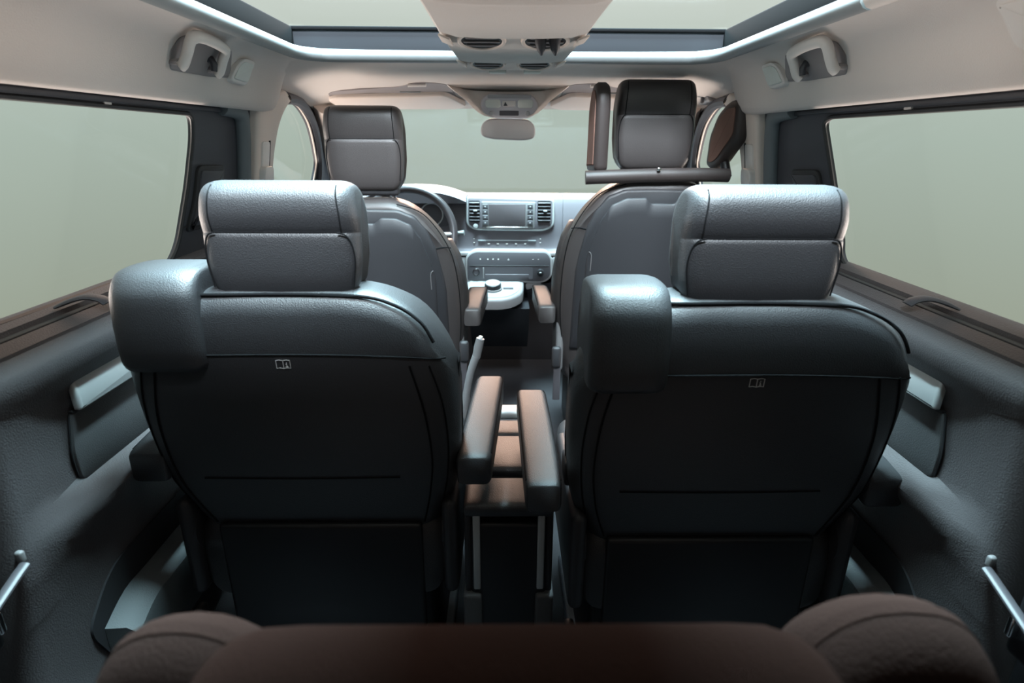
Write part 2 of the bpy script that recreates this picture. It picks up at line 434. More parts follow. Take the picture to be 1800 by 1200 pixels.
# pillars
for k, s in enumerate((-1, 1)):
    # A pillar
    g = G()
    pl = smooth_path([(s * 0.655, 2.30, 1.300), (s * 0.69, 2.42, 1.225), (s * 0.725, 2.56, 1.12), (s * 0.76, 2.74, 0.98), (s * 0.775, 2.80, 0.90)], 4)
    g.tube(pl, [0.062 - 0.024 * i / (len(pl) - 1) for i in range(len(pl))], 12)
    struct(g.obj('trim_%d' % (2 + k), BEIGE, smooth=60), 'beige windscreen pillar cover on the %s' % ('left', 'right')[k])
    # B pillar: beige cover with belt adjuster slot
    out_ = rounded([(1.80, 0.86), (1.775, 1.05), (1.748, 1.26), (1.95, 1.31), (2.01, 1.281), (1.952, 1.247), (1.915, 1.20), (1.897, 1.12), (1.905, 1.02), (1.93, 0.86)], [0, 0.02, 0.02, 0.02, 0.01, 0.04, 0.03, 0.03, 0.02, 0])
    o = G().prism(out_, side_fn(s, 0.01), 0, -0.036, 0.012, 3).obj('trim_%d' % (4 + k), BEIGE, smooth=50)
    struct(o, 'beige middle pillar cover with belt height slider on the %s' % ('left', 'right')[k])
    G().prism(rounded([(1.80, 1.03), (1.783, 1.158), (1.838, 1.158), (1.855, 1.03)], 0.012), side_fn(s, -0.02), 0, -0.011, 0.003).obj('slider_track', GRIP, o)
    G().prism(rounded([(1.855, 1.03), (1.838, 1.16), (1.846, 1.16), (1.864, 1.03)], 0.002), side_fn(s, -0.02), 0, -0.009).obj('slot_shadow_gap', POCKET, o)
    G().prism(rounded([(1.79, 1.035), (1.783, 1.088), (1.85, 1.088), (1.862, 1.035)], 0.018), side_fn(s, -0.02), 0, -0.026, 0.007).obj('belt_guide', GRIP, o)
    # soft seal strip and dark door post with recess
    sp = smooth_path([(s * 0.700, 0.95, 1.2385), (s * 0.700, 1.55, 1.240), (s * 0.708, 1.645, 1.228), (s * 0.722, 1.69, 1.19), (s * 0.742, 1.715, 1.10), (s * 0.765, 1.735, 1.0), (s * 0.79, 1.755, 0.88)], 5)
    sp2 = smooth_path([(s * 0.716, 1.56, 1.246), (s * 0.716, 1.655, 1.236), (s * 0.724, 1.688, 1.20), (s * 0.745, 1.712, 1.10), (s * 0.768, 1.732, 1.0), (s * 0.792, 1.755, 0.86)], 5)
    G().tube(sp2, 0.026, 10, updir=(1, 0, 0), flat=0.75).obj('door_seal', SOFTSEAL, o, smooth=60)
    G().tube(sp2[2:], 0.008, 8).obj('seal_lip', SEAL, o)
# ------------------------------------------------------------------ sliding doors
def door(s, n):
    nm = ('left', 'right')[n - 1]
    prof = [(0.806, 0.897), (0.794, 0.893), (0.778, 0.887), (0.775, 0.876), (0.758, 0.872), (0.756, 0.879), (0.737, 0.867), (0.7345, 0.859), (0.732, 0.863), (0.717, 0.846), (0.712, 0.836),
            (0.714, 0.815), (0.722, 0.795), (0.735, 0.778), (0.744, 0.755), (0.748, 0.70), (0.750, 0.64), (0.747, 0.614), (0.716, 0.592), (0.707, 0.574), (0.712, 0.553), (0.733, 0.52), (0.742, 0.45), (0.745, 0.30), (0.740, 0.16), (0.70, 0.10), (0.70, 0.0), (0.83, 0.0), (0.83, 0.89)]
    g = G(); rings = []
    for y in (0.705, 0.708, 0.714, 0.724, 0.74, 0.80, 0.88, 0.92, 1.1, 1.3, 1.5, 1.7, 1.745, 1.755):
        r = []
        for i, (x, z) in enumerate(prof):
            # the ledge and the scoop fade out towards the rear edge; rear edge is rounded off
            if 13 <= i <= 21:
                k = max(0, min(1, (y - 0.74) / 0.13)); k = k * k * (3 - 2 * k)
                flat = 0.722
                x = flat + (x - flat) * k
            e = max(0, (0.74 - y) / 0.035)
            if i < 27: x = x + 0.05 * (1 - math.sqrt(max(0, 1 - e * e))) * (1 if x < 0.78 else 0.2)
            zz = z
            lean = (0.80 - z) * 0.055 if z < 0.8 else 0
            r.append((s * x, y - (lean if y < 0.9 else 0) , zz))
        rings.append(r)
    g.loft(rings)
    d = struct(g.obj('door_%d' % n, DOOR, smooth=38), 'grey sliding door trim panel on the %s' % nm)
    y0 = 0.885; y1 = 1.52
    # silver grab trim: bevelled strip
    def fn(a, b, dd): return (s * (0.745 - dd), a, b)
    o_ = rounded([(y0 + 0.005, 0.734), (y1, 0.734), (y1, 0.790), (y0 + 0.012, 0.790)], [0.006, 0.01, 0.01, 0.022])
    G().prism([(a, b) for a, b in o_], lambda a, b, dd: (s * (0.752 - dd - (0.018 if b < 0.760 else 0.018 + (b - 0.76) * -0.45) * 1.0), a, b), 0, 0.012, 0.006, 3).obj('silver_pull_trim', SILVER, d, smooth=30)
    G().rbox((s * 0.744, (y0 + y1) / 2, 0.731), (0.012, y1 - y0 - 0.01, 0.005), 0.001).obj('trim_gap', POCKET, d)
    o_ = rounded([(y0 + 0.004, 0.728), (y0 - 0.012, 0.66), (y0 - 0.008, 0.606), (y1, 0.606), (y1, 0.728)], [0.004, 0.02, 0.015, 0.01, 0.01])
    G().prism(inset(o_, -0.002), fn, 0, 0.002).obj('inset_gap', POCKET, d)
    G().prism(o_, fn, 0, 0.007, 0.004).obj('inset_panel', DOORIN, d)
    # lower map pocket
    oc = rounded([(0.80, 0.345), (0.885, 0.42), (1.10, 0.42), (1.50, 0.42), (1.50, 0.20), (0.86, 0.20)], [0.03, 0.05, 0.02, 0.02, 0.02, 0.06])
    G().prism(oc, lambda a, b, dd: (s * (0.748 - dd), a, b), 0, 0.009).obj('pocket_opening', POCKET, d)
    g2 = G()
    lp = [(0.832, 0.325), (0.90, 0.352), (0.98, 0.352), (1.2, 0.352), (1.5, 0.352)]
    rings = []
    for (y, z) in smooth_path(lp, 4):
        rings.append([(s * 0.738, y, z), (s * 0.705, y + 0.008, z - 0.006), (s * 0.685, y + 0.01, z - 0.02), (s * 0.682, y + 0.01, z - 0.034), (s * 0.690, y + 0.01, z - 0.15), (s * 0.738, y, z - 0.15)])
    g2.loft(rings); g2.obj('map_pocket', LIP, d, smooth=35)
    # handle recess on the dark front post
    rc = [(1.452, 1.018), (1.462, 1.105), (1.605, 1.100), (1.60, 1.02)] if s < 0 else [(1.435, 1.02), (1.455, 1.102), (1.60, 1.096), (1.588, 1.02)]
    rc = [(a, b) for a, b in rc] + [(rc[3][0] - 0.02, 0.95), (rc[0][0] - 0.03, 0.95)]
    G().prism(rounded(rc, 0.02), side_fn(s, 0.004), 0, -0.012, 0.004).obj('recess_frame', SEAL, d)
    G().prism(inset(rounded(rc, 0.02), 0.012), side_fn(s, 0.0), 0, -0.012, 0.004).obj('inner_handle', DARK, d)
    # split line low on the post
    pp = [(1.352, 0.935), (1.50, 0.938), (1.70, 0.94)]
    G().tube([(s * (XS(z) - 0.0005), y, z) for y, z in ((1.412, 0.963), (1.5, 0.965), (1.66, 0.968))], 0.0022, 6).obj('post_joint', SEAL, d)
    G().tube([(s * (XS(z) - 0.0005), y, z) for y, z in ((1.378, 0.889), (1.44, 0.880))], 0.002, 6).obj('post_joint', SEAL, d)
    # header strip over the pane with a blind catch
    G().rbox((s * 0.722, 1.17, 1.2325), (0.012, 0.88, 0.010), 0.003).obj('header_strip', DARK, d)
    G().rbox((s * 0.7255, 1.13, 1.2265), (0.008, 0.02, 0.006), 0.001).obj('blind_catch', GRIP, d)
    # roller blind slot and its pull tab (stays with the door)
    t = thing('window_blind', 'black roller blind slot with grey pull tab on the %s window sill' % nm, 'blind', (s * 0.765, 1.0, 0.887), 'roller blinds in the window sills')
    G().rbox((s * 0.7665, 1.22, 0.8775), (0.014, 1.02, 0.006), 0.002).obj('blind_bar', SEAL, t)
    g = G()
    pth = [(s * 0.780, 0.985, 0.893), (s * 0.768, 0.995, 0.899), (s * 0.755, 1.004, 0.900), (s * 0.742, 1.010, 0.893), (s * 0.734, 1.012, 0.884)]
    g.tube(smooth_path(pth, 4), [0.004 + 0.001 * min(i, 3) for i in range(17)], 8, flat=0.6)
    for i, v in enumerate(g.v):       # widen along the sill
        g.v[i] = (v[0], 1.0 + (v[1] - 1.0) * 2.4, v[2])
    g.obj('pull_tab', DARK, t, smooth=60)
    # hinge-side grab bar at the rear edge of the door
    t = thing('grab_bar', 'silver metal catch bar at the rear edge of the %s door' % nm, 'catch', (s * 0.72, 0.69, 0.57), 'metal catch bars behind the doors')
    zb = 0.575 if s < 0 else 0.560
    G().tube([(s * 0.715, 0.705, zb + 0.002), (s * 0.716, 0.69, zb - 0.004), (s * 0.716, 0.60, zb - 0.038)], 0.0085, 10, flat=0.6).obj('bar', DASHDK, t)
    G().rbox((s * 0.722, 0.708, zb + 0.012), (0.012, 0.010, 0.020), 0.004).obj('mount', GREYP, t)
    G().rbox((s * 0.735, 0.655, zb - 0.06), (0.02, 0.012, 0.035), 0.004).obj('latch', CHROME, t)
    G().rbox((s * 0.752, 0.62, zb - 0.05), (0.03, 0.09, 0.12), 0.01).obj('latch_housing', BLACK, t)
door(-1, 1); door(1, 2)

# ------------------------------------------------------------------ seats
class Back:
    """padded backrest: rear face, rolled top, shoulders and rounded sides"""
    def __init__(s, x0, dy, dz, yrear, wtab, ttab, thick, z0, R=0.055, ez=1.0):
        s.x0, s.dy, s.dz, s.yr, s.wt, s.tt, s.th, s.z0, s.R = x0, dy, dz, yrear, wtab, ttab, thick, z0, R
        s.wmax = max(b for a, b in wtab)
    def w(s, z): return cinterp(s.wt, z)
    def ztop(s, dx): return cinterp(s.tt, abs(dx))
    def e(s, dx, z):
        q = (abs(dx) - (s.w(z) - s.R)) / s.R
        return 0 if q <= 0 else s.R * (1 - math.sqrt(max(0, 1 - min(1, q) ** 2))) * 0.95
    def rear(s, dx, z, off=0.0):
        """world point on the rear face, z in seat coordinates"""
        y = interp(s.yr, z) + s.e(dx, z)
        zt = s.ztop(dx)
        if z > zt - 0.035:
            q = min(1, (z - (zt - 0.035)) / 0.035); y += 0.035 * (1 - math.sqrt(1 - q * q))
        return (s.x0 + dx, s.dy + y - off, z + s.dz)
    def build(s, name, mt, parent):
        S = [-1, -0.992, -0.98, -0.963, -0.94, -0.915, -0.89, -0.86, -0.83, -0.79, -0.75, -0.70, -0.64, -0.58, -0.5, -0.4, -0.3, -0.15, 0]
        S = S + [-q for q in reversed(S[:-1])]
        rings = []
        for q in S:
            dxm = q * s.wmax; zt = s.ztop(dxm); ring = []
            zz = [s.z0 + (zt - 0.04 - s.z0) * k / 16 for k in range(17)]
            for z in zz:
                dx = q * s.w(z); ring.append((s.x0 + dx, s.dy + interp(s.yr, z) + s.e(dx, z), z + s.dz))
            # rolled top
            ytop = interp(s.yr, zt); dx = q * s.w(zt); ee = s.e(dx, zt)
            th = s.th
            r = 0.04
            for k in range(1, 7):
                a = k / 6 * PI / 2
                ring.append((s.x0 + q * s.w(zt), s.dy + ytop + min(ee, th * 0.42) + r * (1 - math.cos(a)), zt - r + r * math.sin(a) + s.dz))
            for k in range(1, 7):
                a = k / 6 * PI / 2
                ring.append((s.x0 + q * s.w(zt), s.dy + ytop + th - min(ee, th * 0.42) - r * (1 - math.sin(a)), zt - r + r * math.cos(a) + s.dz))
            for z in reversed(zz):
                dx = q * s.w(z); ring.append((s.x0 + dx, s.dy + interp(s.yr, z) + th - s.e(dx, z) * 0.8, z + s.dz))
            rings.append(ring)
        return G().loft(rings).obj(name, mt, parent, smooth=55)
    def seam(s, pts, name, mt, parent, r=0.0018, off=0.0008, n=5, label=None):
        P = smooth_path([(a, b, 0) for a, b in pts], n)
        return G().tube([s.rear(a, b, off) for a, b, _ in P], r, 6).obj(name, mt, parent, smooth=60, label=label)
    def plate(s, x0, x1, zb, ztf, off, name, mt, parent, rim=0.010, n=44, zbf=None):
        cols = []
        xs_ = [x0, x0 + rim * 0.3, x0 + rim] + [x0 + rim + (x1 - x0 - 2 * rim) * k / n for k in range(1, n)] + [x1 - rim, x1 - rim * 0.3, x1]
        g_ = G(); m_ = 12
        for i, x in enumerate(xs_):
            zt = ztf(x); z0_ = zbf(x) if zbf else zb
            ed = {0: 0, 1: 0.75, 2: 1, len(xs_) - 3: 1, len(xs_) - 2: 0.75, len(xs_) - 1: 0}.get(i, 1)
            zz = [z0_, z0_ + rim * 0.3, z0_ + rim] + [z0_ + rim + (zt - z0_ - 2 * rim) * k / m_ for k in range(1, m_)] + [zt - rim, zt - rim * 0.3, zt]
            col = []
            for j, z in enumerate(zz):
                ez = {0: 0, 1: 0.75, 2: 1, len(zz) - 3: 1, len(zz) - 2: 0.75, len(zz) - 1: 0}.get(j, 1)
                col.append(s.rear(x, z, off * min(ed, ez) - 0.002 * (1 - min(ed, ez))))
            cols.append(col)
        g_.loft(cols, caps=False, closed=False)
        return g_.obj(name, mt, parent, smooth=60)

def headrest(name, mt, parent, x0, y0, z0, hw, h, depth, groove=0.62, lean=0.0, side_seam=0.8):
    D2 = depth / 2
    prof = [(-0.30, 0.0), (-0.78, 0.035), (-0.95, 0.16), (-0.98, 0.34), (-0.95, groove - 0.045), (-0.90, groove - 0.005), (-0.915, groove + 0.012), (-0.98, groove + 0.06),
            (-1.04, groove + 0.16), (-0.98, 0.90), (-0.72, 0.975), (-0.30, 1.0), (0.25, 0.985), (0.72, 0.92), (0.95, 0.78), (1.0, 0.55), (0.92, 0.25), (0.75, 0.05), (0.35, 0.0)]
    P = smooth_path([(a, b, 0) for a, b in prof], 3, True)
    S = [-1, -0.985, -0.955, -0.91, -0.85, -0.78, -0.6, -0.3, 0]
    S = S + [-q for q in reversed(S[:-1])]
    def pt(q, a, b):
        k = max(0, (abs(q) - 0.72) / 0.28); sc_ = 1 - 0.55 * (1 - math.sqrt(max(0, 1 - k ** 2.4)))
        sv = 1 - 0.16 * (1 - math.sqrt(max(0, 1 - k ** 2.4)))
        wz = hw * (0.93 + 0.07 * min(1, b / 0.35)) * (1 - 0.05 * max(0, (b - 0.75) / 0.25))
        wz *= 1 - 0.11 * max(0, (0.13 - b) / 0.13) ** 2
        return (x0 + q * wz, y0 + a * D2 * sc_ + lean * b * h, z0 + h * (0.5 + (b - 0.5) * sv))
    o = G().loft([[pt(q, a, b) for a, b, _ in P] for q in S]).obj(name, mt, parent, smooth=70)
    rear_hi = [(-0.90, groove), (-0.98, groove + 0.06), (-1.04, groove + 0.16), (-0.98, 0.90), (-0.72, 0.975)]
    for sg in (-1, 1):
        q = side_seam * sg
        G().tube(smooth_path([pt(q, a, b) for a, b in rear_hi], 4), 0.0014, 5).obj('side_seam', PIPE, o)
        low = [(q * 0.95, groove + 0.003), (q * 1.06, groove - 0.015), (q * 1.14, groove - 0.09), (q * 1.17, groove - 0.25), (q * 1.165, 0.12)]
        G().tube(smooth_path([pt(max(-0.985, min(0.985, a)), -1.0, b) for a, b in low], 4), 0.0014, 5).obj('panel_seam', PIPE, o)
    G().tube([pt(q * side_seam, -0.90, groove + 0.002) for q in [-1, -0.6, -0.2, 0.2, 0.6, 1]], 0.0012, 5).obj('cross_seam', PIPE, o)
    return o
def armrest(parent, xr0, xr1, yr, xf0, xf1, yf, ztr, ztf, h, mt=LEATHER, name='armrest', lab=None, nose=0.02):
    """tapered padded arm from rear (yr) to front (yf)"""
    rings = []
    def sect(cx, hw, zt, hh, y, k):
        o_ = rrect(-hw * k, hw * k, -hh / 2 * k, hh / 2 * k, min(hw, hh / 2) * 0.42 * k, 4)
        return [(cx + a, y, zt - hh / 2 + b) for a, b in o_]
    L = [(-0.0, 0.86), (0.003, 0.93), (0.010, 0.985), (0.02, 1.0)]
    T = yf - yr
    st = [(d_, k) for d_, k in L] + [(T * 0.3, 1.02), (T * 0.6, 1.02), (T - 0.03, 1.0), (T - 0.012, 0.93), (T - 0.003, 0.75), (T, 0.5)]
    for d_, k in st:
        t = d_ / T
        cx = ((xr0 + xr1) * (1 - t) + (xf0 + xf1) * t) / 2; hw = ((xr1 - xr0) * (1 - t) + (xf1 - xf0) * t) / 2
        rings.append(sect(cx, hw, ztr + (ztf - ztr) * t + 0.006 * math.sin(PI * t), h, yr + d_, k))
    o = G().loft(rings).obj(name, mt, parent, smooth=50, label=lab)
    # welts: two along the top edges, one across the rear end
    for sg in (-1, 1):
        pts = []
        for d_, k in st[3:-2]:
            t = d_ / T
            cx = ((xr0 + xr1) * (1 - t) + (xf0 + xf1) * t) / 2; hw = ((xr1 - xr0) * (1 - t) + (xf1 - xf0) * t) / 2
            pts.append((cx + sg * hw * k * 0.93, yr + d_, ztr + (ztf - ztr) * t + 0.006 * math.sin(PI * t) - 0.005))
        G().tube(pts, 0.0022, 5).obj('welt', PIPE, o)
    xm = (xr0 + xr1) / 2; hw = (xr1 - xr0) / 2
    G().tube([(xm - hw * 0.92, yr + 0.011, ztr - 0.006), (xm, yr + 0.009, ztr - 0.004), (xm + hw * 0.92, yr + 0.011, ztr - 0.006)], 0.0016, 5).obj('welt', PIPE, o)
    return o
YR2 = [(0.30, 1.03), (0.45, 0.975), (0.565, 0.938), (0.70, 0.912), (0.82, 0.898), (0.94, 0.900)]
W2 = [(0.30, 0.20), (0.40, 0.232), (0.48, 0.256), (0.56, 0.276), (0.68, 0.284), (0.80, 0.283), (0.88, 0.272), (0.94, 0.262)]
T2 = [(0, 0.936), (0.13, 0.935), (0.19, 0.920), (0.235, 0.893), (0.262, 0.855), (0.28, 0.815), (0.284, 0.80)]
def captain_seat(x0, dy, label, right):
    t = thing('captain_seat', label, 'seat', (x0, 1.15 + dy, 0), 'second row captain seats')
    b = Back(x0, dy, 0, YR2, W2, T2, 0.13, 0.32)
    bk = b.build('backrest', LEATHER, t)
    zs_ = 0.0 if right else 0.016
    b.seam([(-0.245, 0.812 + zs_), (-0.12, 0.815 + zs_), (0.05, 0.816 + zs_), (0.20, 0.812 + zs_), (0.264, 0.806 + zs_)], 'seam', PIPE, bk, 0.0016)
    b.seam([(-0.21, 0.925), (-0.13, 0.929), (0, 0.930), (0.125, 0.928), (0.185, 0.913), (0.226, 0.886), (0.246, 0.852)], 'piping', PIPE, bk, 0.003, 0.0005)
    b.seam([(0.205, 0.812), (0.225, 0.72), (0.232, 0.62), (0.222, 0.53), (0.205, 0.45)], 'seam', PIPE, bk)
    b.seam([(-0.215, 0.812), (-0.235, 0.72), (-0.240, 0.62), (-0.228, 0.53), (-0.205, 0.45)], 'seam', PIPE, bk)
    for sg in (-1, 1):
        b.seam([(sg * 0.238, 0.812), (sg * 0.256, 0.74), (sg * 0.262, 0.65), (sg * 0.255, 0.56), (sg * 0.238, 0.48)], 'seam', PIPE, bk, 0.0016)
    b.seam([(-0.19, 0.575), (0, 0.573), (0.17, 0.576)], 'seam', PIPE, bk, 0.0016)
    # small printed booklet symbol
    g = G()
    cx, cz = (0.0, 0.815) if not right else (0.012, 0.802)
    sz = 0.0115
    cx -= 0.003
    g2 = []
    for poly in ([(-1, 0.62), (-0.52, 0.72), (0, 0.60), (0.52, 0.72), (1, 0.62), (1, -0.62), (0.52, -0.52), (0, -0.66), (-0.52, -0.52), (-1, -0.62), (-1, 0.62)],
                 [(0, 0.60), (0, -0.66)], [(0.5, 0.30), (0.5, 0.18)], [(0.36, 0.02), (0.5, 0.02), (0.5, -0.34)], [(0.34, -0.34), (0.66, -0.34)]):
        g.tube([b.rear(cx + a * sz, cz + c_ * sz, 0.0006) for a, c_ in poly], 0.0007, 5)
    g.obj('booklet_symbol', WHITE, bk, label='small pale open booklet symbol with an i')
    hr = headrest('headrest', LEATHER, t, x0 + 0.004, 0.975 + dy, 0.912, 0.1265, 0.193, 0.112, groove=0.60)
    G().rbox((x0 + 0.002, 0.965 + dy, 0.915), (0.205, 0.075, 0.055), 0.02, 4).obj('headrest_neck', BLACK, t, smooth=60)
    # shoulder belt housing: rounded block hooked over the left shoulder
    bx = x0 - 0.203 if right else x0 - 0.196
    zb = 0.882 if right else 0.893
    hw = 0.064 if right else 0.072
    prof = smooth_path([(0.858, -0.078, 0), (0.858, 0.02, 0), (0.866, 0.052, 0), (0.888, 0.073, 0), (0.93, 0.078, 0), (0.99, 0.074, 0), (1.02, 0.055, 0), (1.028, 0.0, 0), (1.02, -0.078, 0), (0.94, -0.09, 0), (0.885, -0.088, 0)], 3, True)
    S = [-1, -0.97, -0.9, -0.78, -0.6, -0.3, 0]; S = S + [-q for q in reversed(S[:-1])]
    rings = []
    for q in S:
        k = max(0, (abs(q) - 0.55) / 0.45); sc_ = 1 - 0.24 * (1 - math.sqrt(max(0, 1 - k * k)))
        rings.append([(bx + q * hw * (1 - 0.06 * max(0, z / 0.08)), dy + 0.943 + (y - 0.943) * sc_ + (0.012 if right else 0.025), zb + (z if z < 0 else z) * (0.55 + 0.45 * sc_)) for y, z, _ in prof])
    bh = G().loft(rings).obj('belt_housing', LEATHER, t, smooth=70)
    G().rbox((bx - 0.005, 1.03 + dy, zb + 0.01), (0.05, 0.012, 0.02), 0.004).obj('belt_slot', BLACK, bh)
    # cushion, base, side shields
    g = G(); rings = []
    for y, k, zt in ((0.97, 0.9, 0.42), (0.985, 0.97, 0.45), (1.05, 1, 0.465), (1.2, 1, 0.46), (1.38, 1, 0.475), (1.45, 0.97, 0.465), (1.475, 0.85, 0.44)):
        rings.append([(x0 + a, y + dy, zt - 0.075 + bq) for a, bq in rrect(-0.262 * k, 0.262 * k, -0.075 * k, 0.075 * k, 0.05 * k, 5)])
    g.loft(rings).obj('seat_cushion', LEATHER, t, smooth=60)
    G().rbox((x0, 1.20 + dy, 0.16), (0.44, 0.42, 0.30), 0.03).obj('seat_base', BLACK, t)
    G().rbox((x0, 0.972 + dy, 0.27), (0.40, 0.02, 0.36), 0.009).obj('rear_skirt', BLACK, t)
    for sg in (-1, 1):
        G().rbox((x0 + sg * 0.256, 1.12 + dy, 0.40), (0.030, 0.34, 0.22), 0.016).obj('side_shield', PLASTIC, t)
        G().disc((x0 + sg * 0.240, 1.005 + dy, 0.43), 0.05, (sg, 0, 0), 0.028, 20, 0.008).obj('recliner_cover', PLASTIC, t)
        G().rbox((x0 + sg * 0.21, 1.2 + dy, 0.018), (0.06, 0.46, 0.034), 0.006).obj('seat_rail', DARK, t)
    G().rbox((x0 - 0.265, 0.96 + dy, 0.225), (0.02, 0.03, 0.06), 0.008).obj('release_lever', BLACK, t)
    # armrests
    if not right:
        armrest(t, -0.102, -0.036, 0.935, -0.076, -0.012, 1.285, 0.618, 0.640, 0.062)
        armrest(t, -0.700, -0.630, 0.935, -0.700, -0.630, 1.27, 0.628, 0.64, 0.064)
    else:
        armrest(t, 0.026, 0.092, 0.885, 0.016, 0.084, 1.265, 0.591, 0.613, 0.060)
        armrest(t, 0.652, 0.728, 0.905, 0.652, 0.722, 1.23, 0.590, 0.60, 0.064)
    for sg in (-1, 1):
        G().rbox((x0 + sg * 0.275, 1.02 + dy, 0.575), (0.016, 0.06, 0.05), 0.006).obj('armrest_pivot', PLASTIC, t)
    return t
captain_seat(-0.375, 0.0, 'black leather second row seat on the left, empty, headrest low', False)
captain_seat(0.384, -0.048, 'black leather second row seat on the right, slightly nearer, empty', True)

YR1 = [(0.25, 1.98), (0.45, 1.93), (0.65, 1.885), (0.85, 1.85), (1.0, 1.835)]
W1 = [(0.25, 0.25), (0.35, 0.278), (0.50, 0.295), (0.70, 0.298), (0.82, 0.285), (0.92, 0.262), (1.0, 0.24)]
T1 = [(0, 0.988), (0.11, 0.987), (0.17, 0.966), (0.22, 0.925), (0.26, 0.865), (0.285, 0.795), (0.298, 0.72)]
def front_seat(x0, dz, hz, label, right):
    t = thing('front_seat', label, 'seat', (x0, 2.1, 0), 'front row seats')
    b = Back(x0, 0, dz, YR1, W1, T1, 0.13, 0.27, R=0.06)
    bk = b.build('backrest', LEATHER_LIT, t)
    b.seam([(sx_, z_) for sx_, z_ in ((0.10, 0.975), (0.165, 0.955), (0.21, 0.915), (0.25, 0.85), (0.272, 0.78), (0.283, 0.68), (0.283, 0.55), (0.27, 0.42))], 'seam', PIPE, bk, 0.0016)
    b.seam([(-sx_, z_) for sx_, z_ in ((0.10, 0.975), (0.165, 0.955), (0.21, 0.915), (0.25, 0.85), (0.272, 0.78), (0.283, 0.68), (0.283, 0.55), (0.27, 0.42))], 'seam', PIPE, bk, 0.0016)
    for sg in (-1, 1):
        b.seam([(sg * 0.213, 0.835), (sg * 0.24, 0.840), (sg * 0.262, 0.836)], 'seam', PIPE, bk, 0.0016)
    # inward-facing side bolster in front of the seam
    for sg in (-1, 1):
        g = G(); rings = []
        for z, y, k in ((0.36, 2.08, 0.7), (0.42, 2.05, 1), (0.55, 2.01, 1.1), (0.66, 1.98, 1.05), (0.74, 1.96, 0.9), (0.80, 1.95, 0.7), (0.85, 1.95, 0.35)):
            xo = interp([(0.36, 0.245), (0.5, 0.27), (0.7, 0.275), (0.8, 0.262), (0.9, 0.235)], z)
            rings.append([(x0 + sg * xo + math.cos(2 * PI * i / 14) * 0.035 * k, y + math.sin(2 * PI * i / 14) * 0.075 * k, z + dz) for i in range(14)])
        g.loft(rings).obj('side_bolster', LEATHER_LIT, t, smooth=70)
    tabP = [(0, 0.962), (0.10, 0.960), (0.15, 0.942), (0.185, 0.905), (0.212, 0.85), (0.23, 0.78), (0.242, 0.70), (0.246, 0.5)]
    b.plate(-0.245, 0.245, 0.40, lambda x: sinterp(tabP, abs(x)), 0.010, 'back_panel', PLASTIC, t)
    c0 = 0.012 if right else 0.055
    def zp(x):
        z = sinterp([(0, 0.938), (0.095, 0.936), (0.14, 0.918), (0.168, 0.88), (0.190, 0.82), (0.205, 0.765), (0.212, 0.73), (0.2121, 0.70)], abs(x))
        if right:
            if -0.036 < x < 0.064: z -= 0.018 * min(1, (0.050 - abs(x - 0.014)) / 0.014)
        else:
            if x < 0.05: z -= 0.018 * min(1, (0.05 - x) / 0.02)
        return z
    p = b.plate(-0.213, 0.213, 0.42, zp, 0.017, 'seatback_pocket', PLASTIC, t, rim=0.007, n=70)
    for sg in (-1, 1):
        b.seam([(sg * 0.205, 0.765), (sg * 0.196, 0.752), (sg * 0.196, 0.70)], 'pocket_edge', GREYP, p, 0.0016, 0.0178, 3)
    # headrest with chrome posts
    hz0 = (1.006 if not right else 1.075)
    headrest('headrest', LEATHER_LIT, t, x0 - 0.006, 1.955, hz0, 0.1235, hz, 0.115, groove=0.62)
    G().rbox((x0 - 0.004, 1.935, hz0 + 0.012), (0.20, 0.035, 0.05), 0.012).obj('headrest_base', PLASTIC, t)
    for sg in (-1, 1):
        for q in (-0.008, 0.008):
            G().tube([(x0 - 0.004 + sg * 0.075 + q, 1.945, 0.96 + dz), (x0 - 0.004 + sg * 0.075 + q, 1.945, hz0 + 0.03)], 0.0042, 8).obj('headrest_post', CHROME, t)
    g = G(); rings = []
    for y, k, zt in ((1.96, 0.85, 0.40), (1.98, 0.97, 0.43), (2.1, 1, 0.44), (2.3, 1, 0.45), (2.42, 0.97, 0.45), (2.45, 0.85, 0.42)):
        rings.append([(x0 + a, y, zt + dz * 0.6 - 0.075 + bq) for a, bq in rrect(-0.26 * k, 0.26 * k, -0.075 * k, 0.075 * k, 0.05 * k, 5)])
    g.loft(rings).obj('seat_cushion', LEATHER_LIT, t, smooth=60)
    G().rbox((x0, 2.18, 0.15), (0.44, 0.40, 0.29), 0.03).obj('seat_base', BLACK, t)
    sg = 1 if not right else -1
    xa, xb = (-0.156, -0.094) if not right else (0.104, 0.168)
    armrest(t, xa, xb, 1.935, xa + 0.012 * sg, xb + 0.022 * sg, 2.16, 0.610 if not right else 0.622, 0.642 if not right else 0.648, 0.064, mt=LEATHER_LIT)
    G().rbox((x0 + sg * 0.278, 2.02, 0.47), (0.028, 0.15, 0.19), 0.013).obj('side_shield', GREYP, t, label='pale grey plastic shield under the armrest')
    bx = x0 + sg * 0.30
    G().rbox((bx, 1.83, 0.495 if not right else 0.475), (0.032, 0.022, 0.075), 0.010).obj('belt_buckle', PLASTIC, t)
    G().rbox((bx - 0.004 * sg, 1.835, 0.405 if not right else 0.38), (0.024, 0.008, 0.13), 0.002).obj('buckle_strap', DASHDK, t)
    return t
front_seat(-0.447, 0.0, 0.258, 'driver seat behind the steering wheel, dark leather with seatback pocket', False)
front_seat(0.463, 0.064, 0.268, 'front passenger seat with raised headrest between two side wings', True)

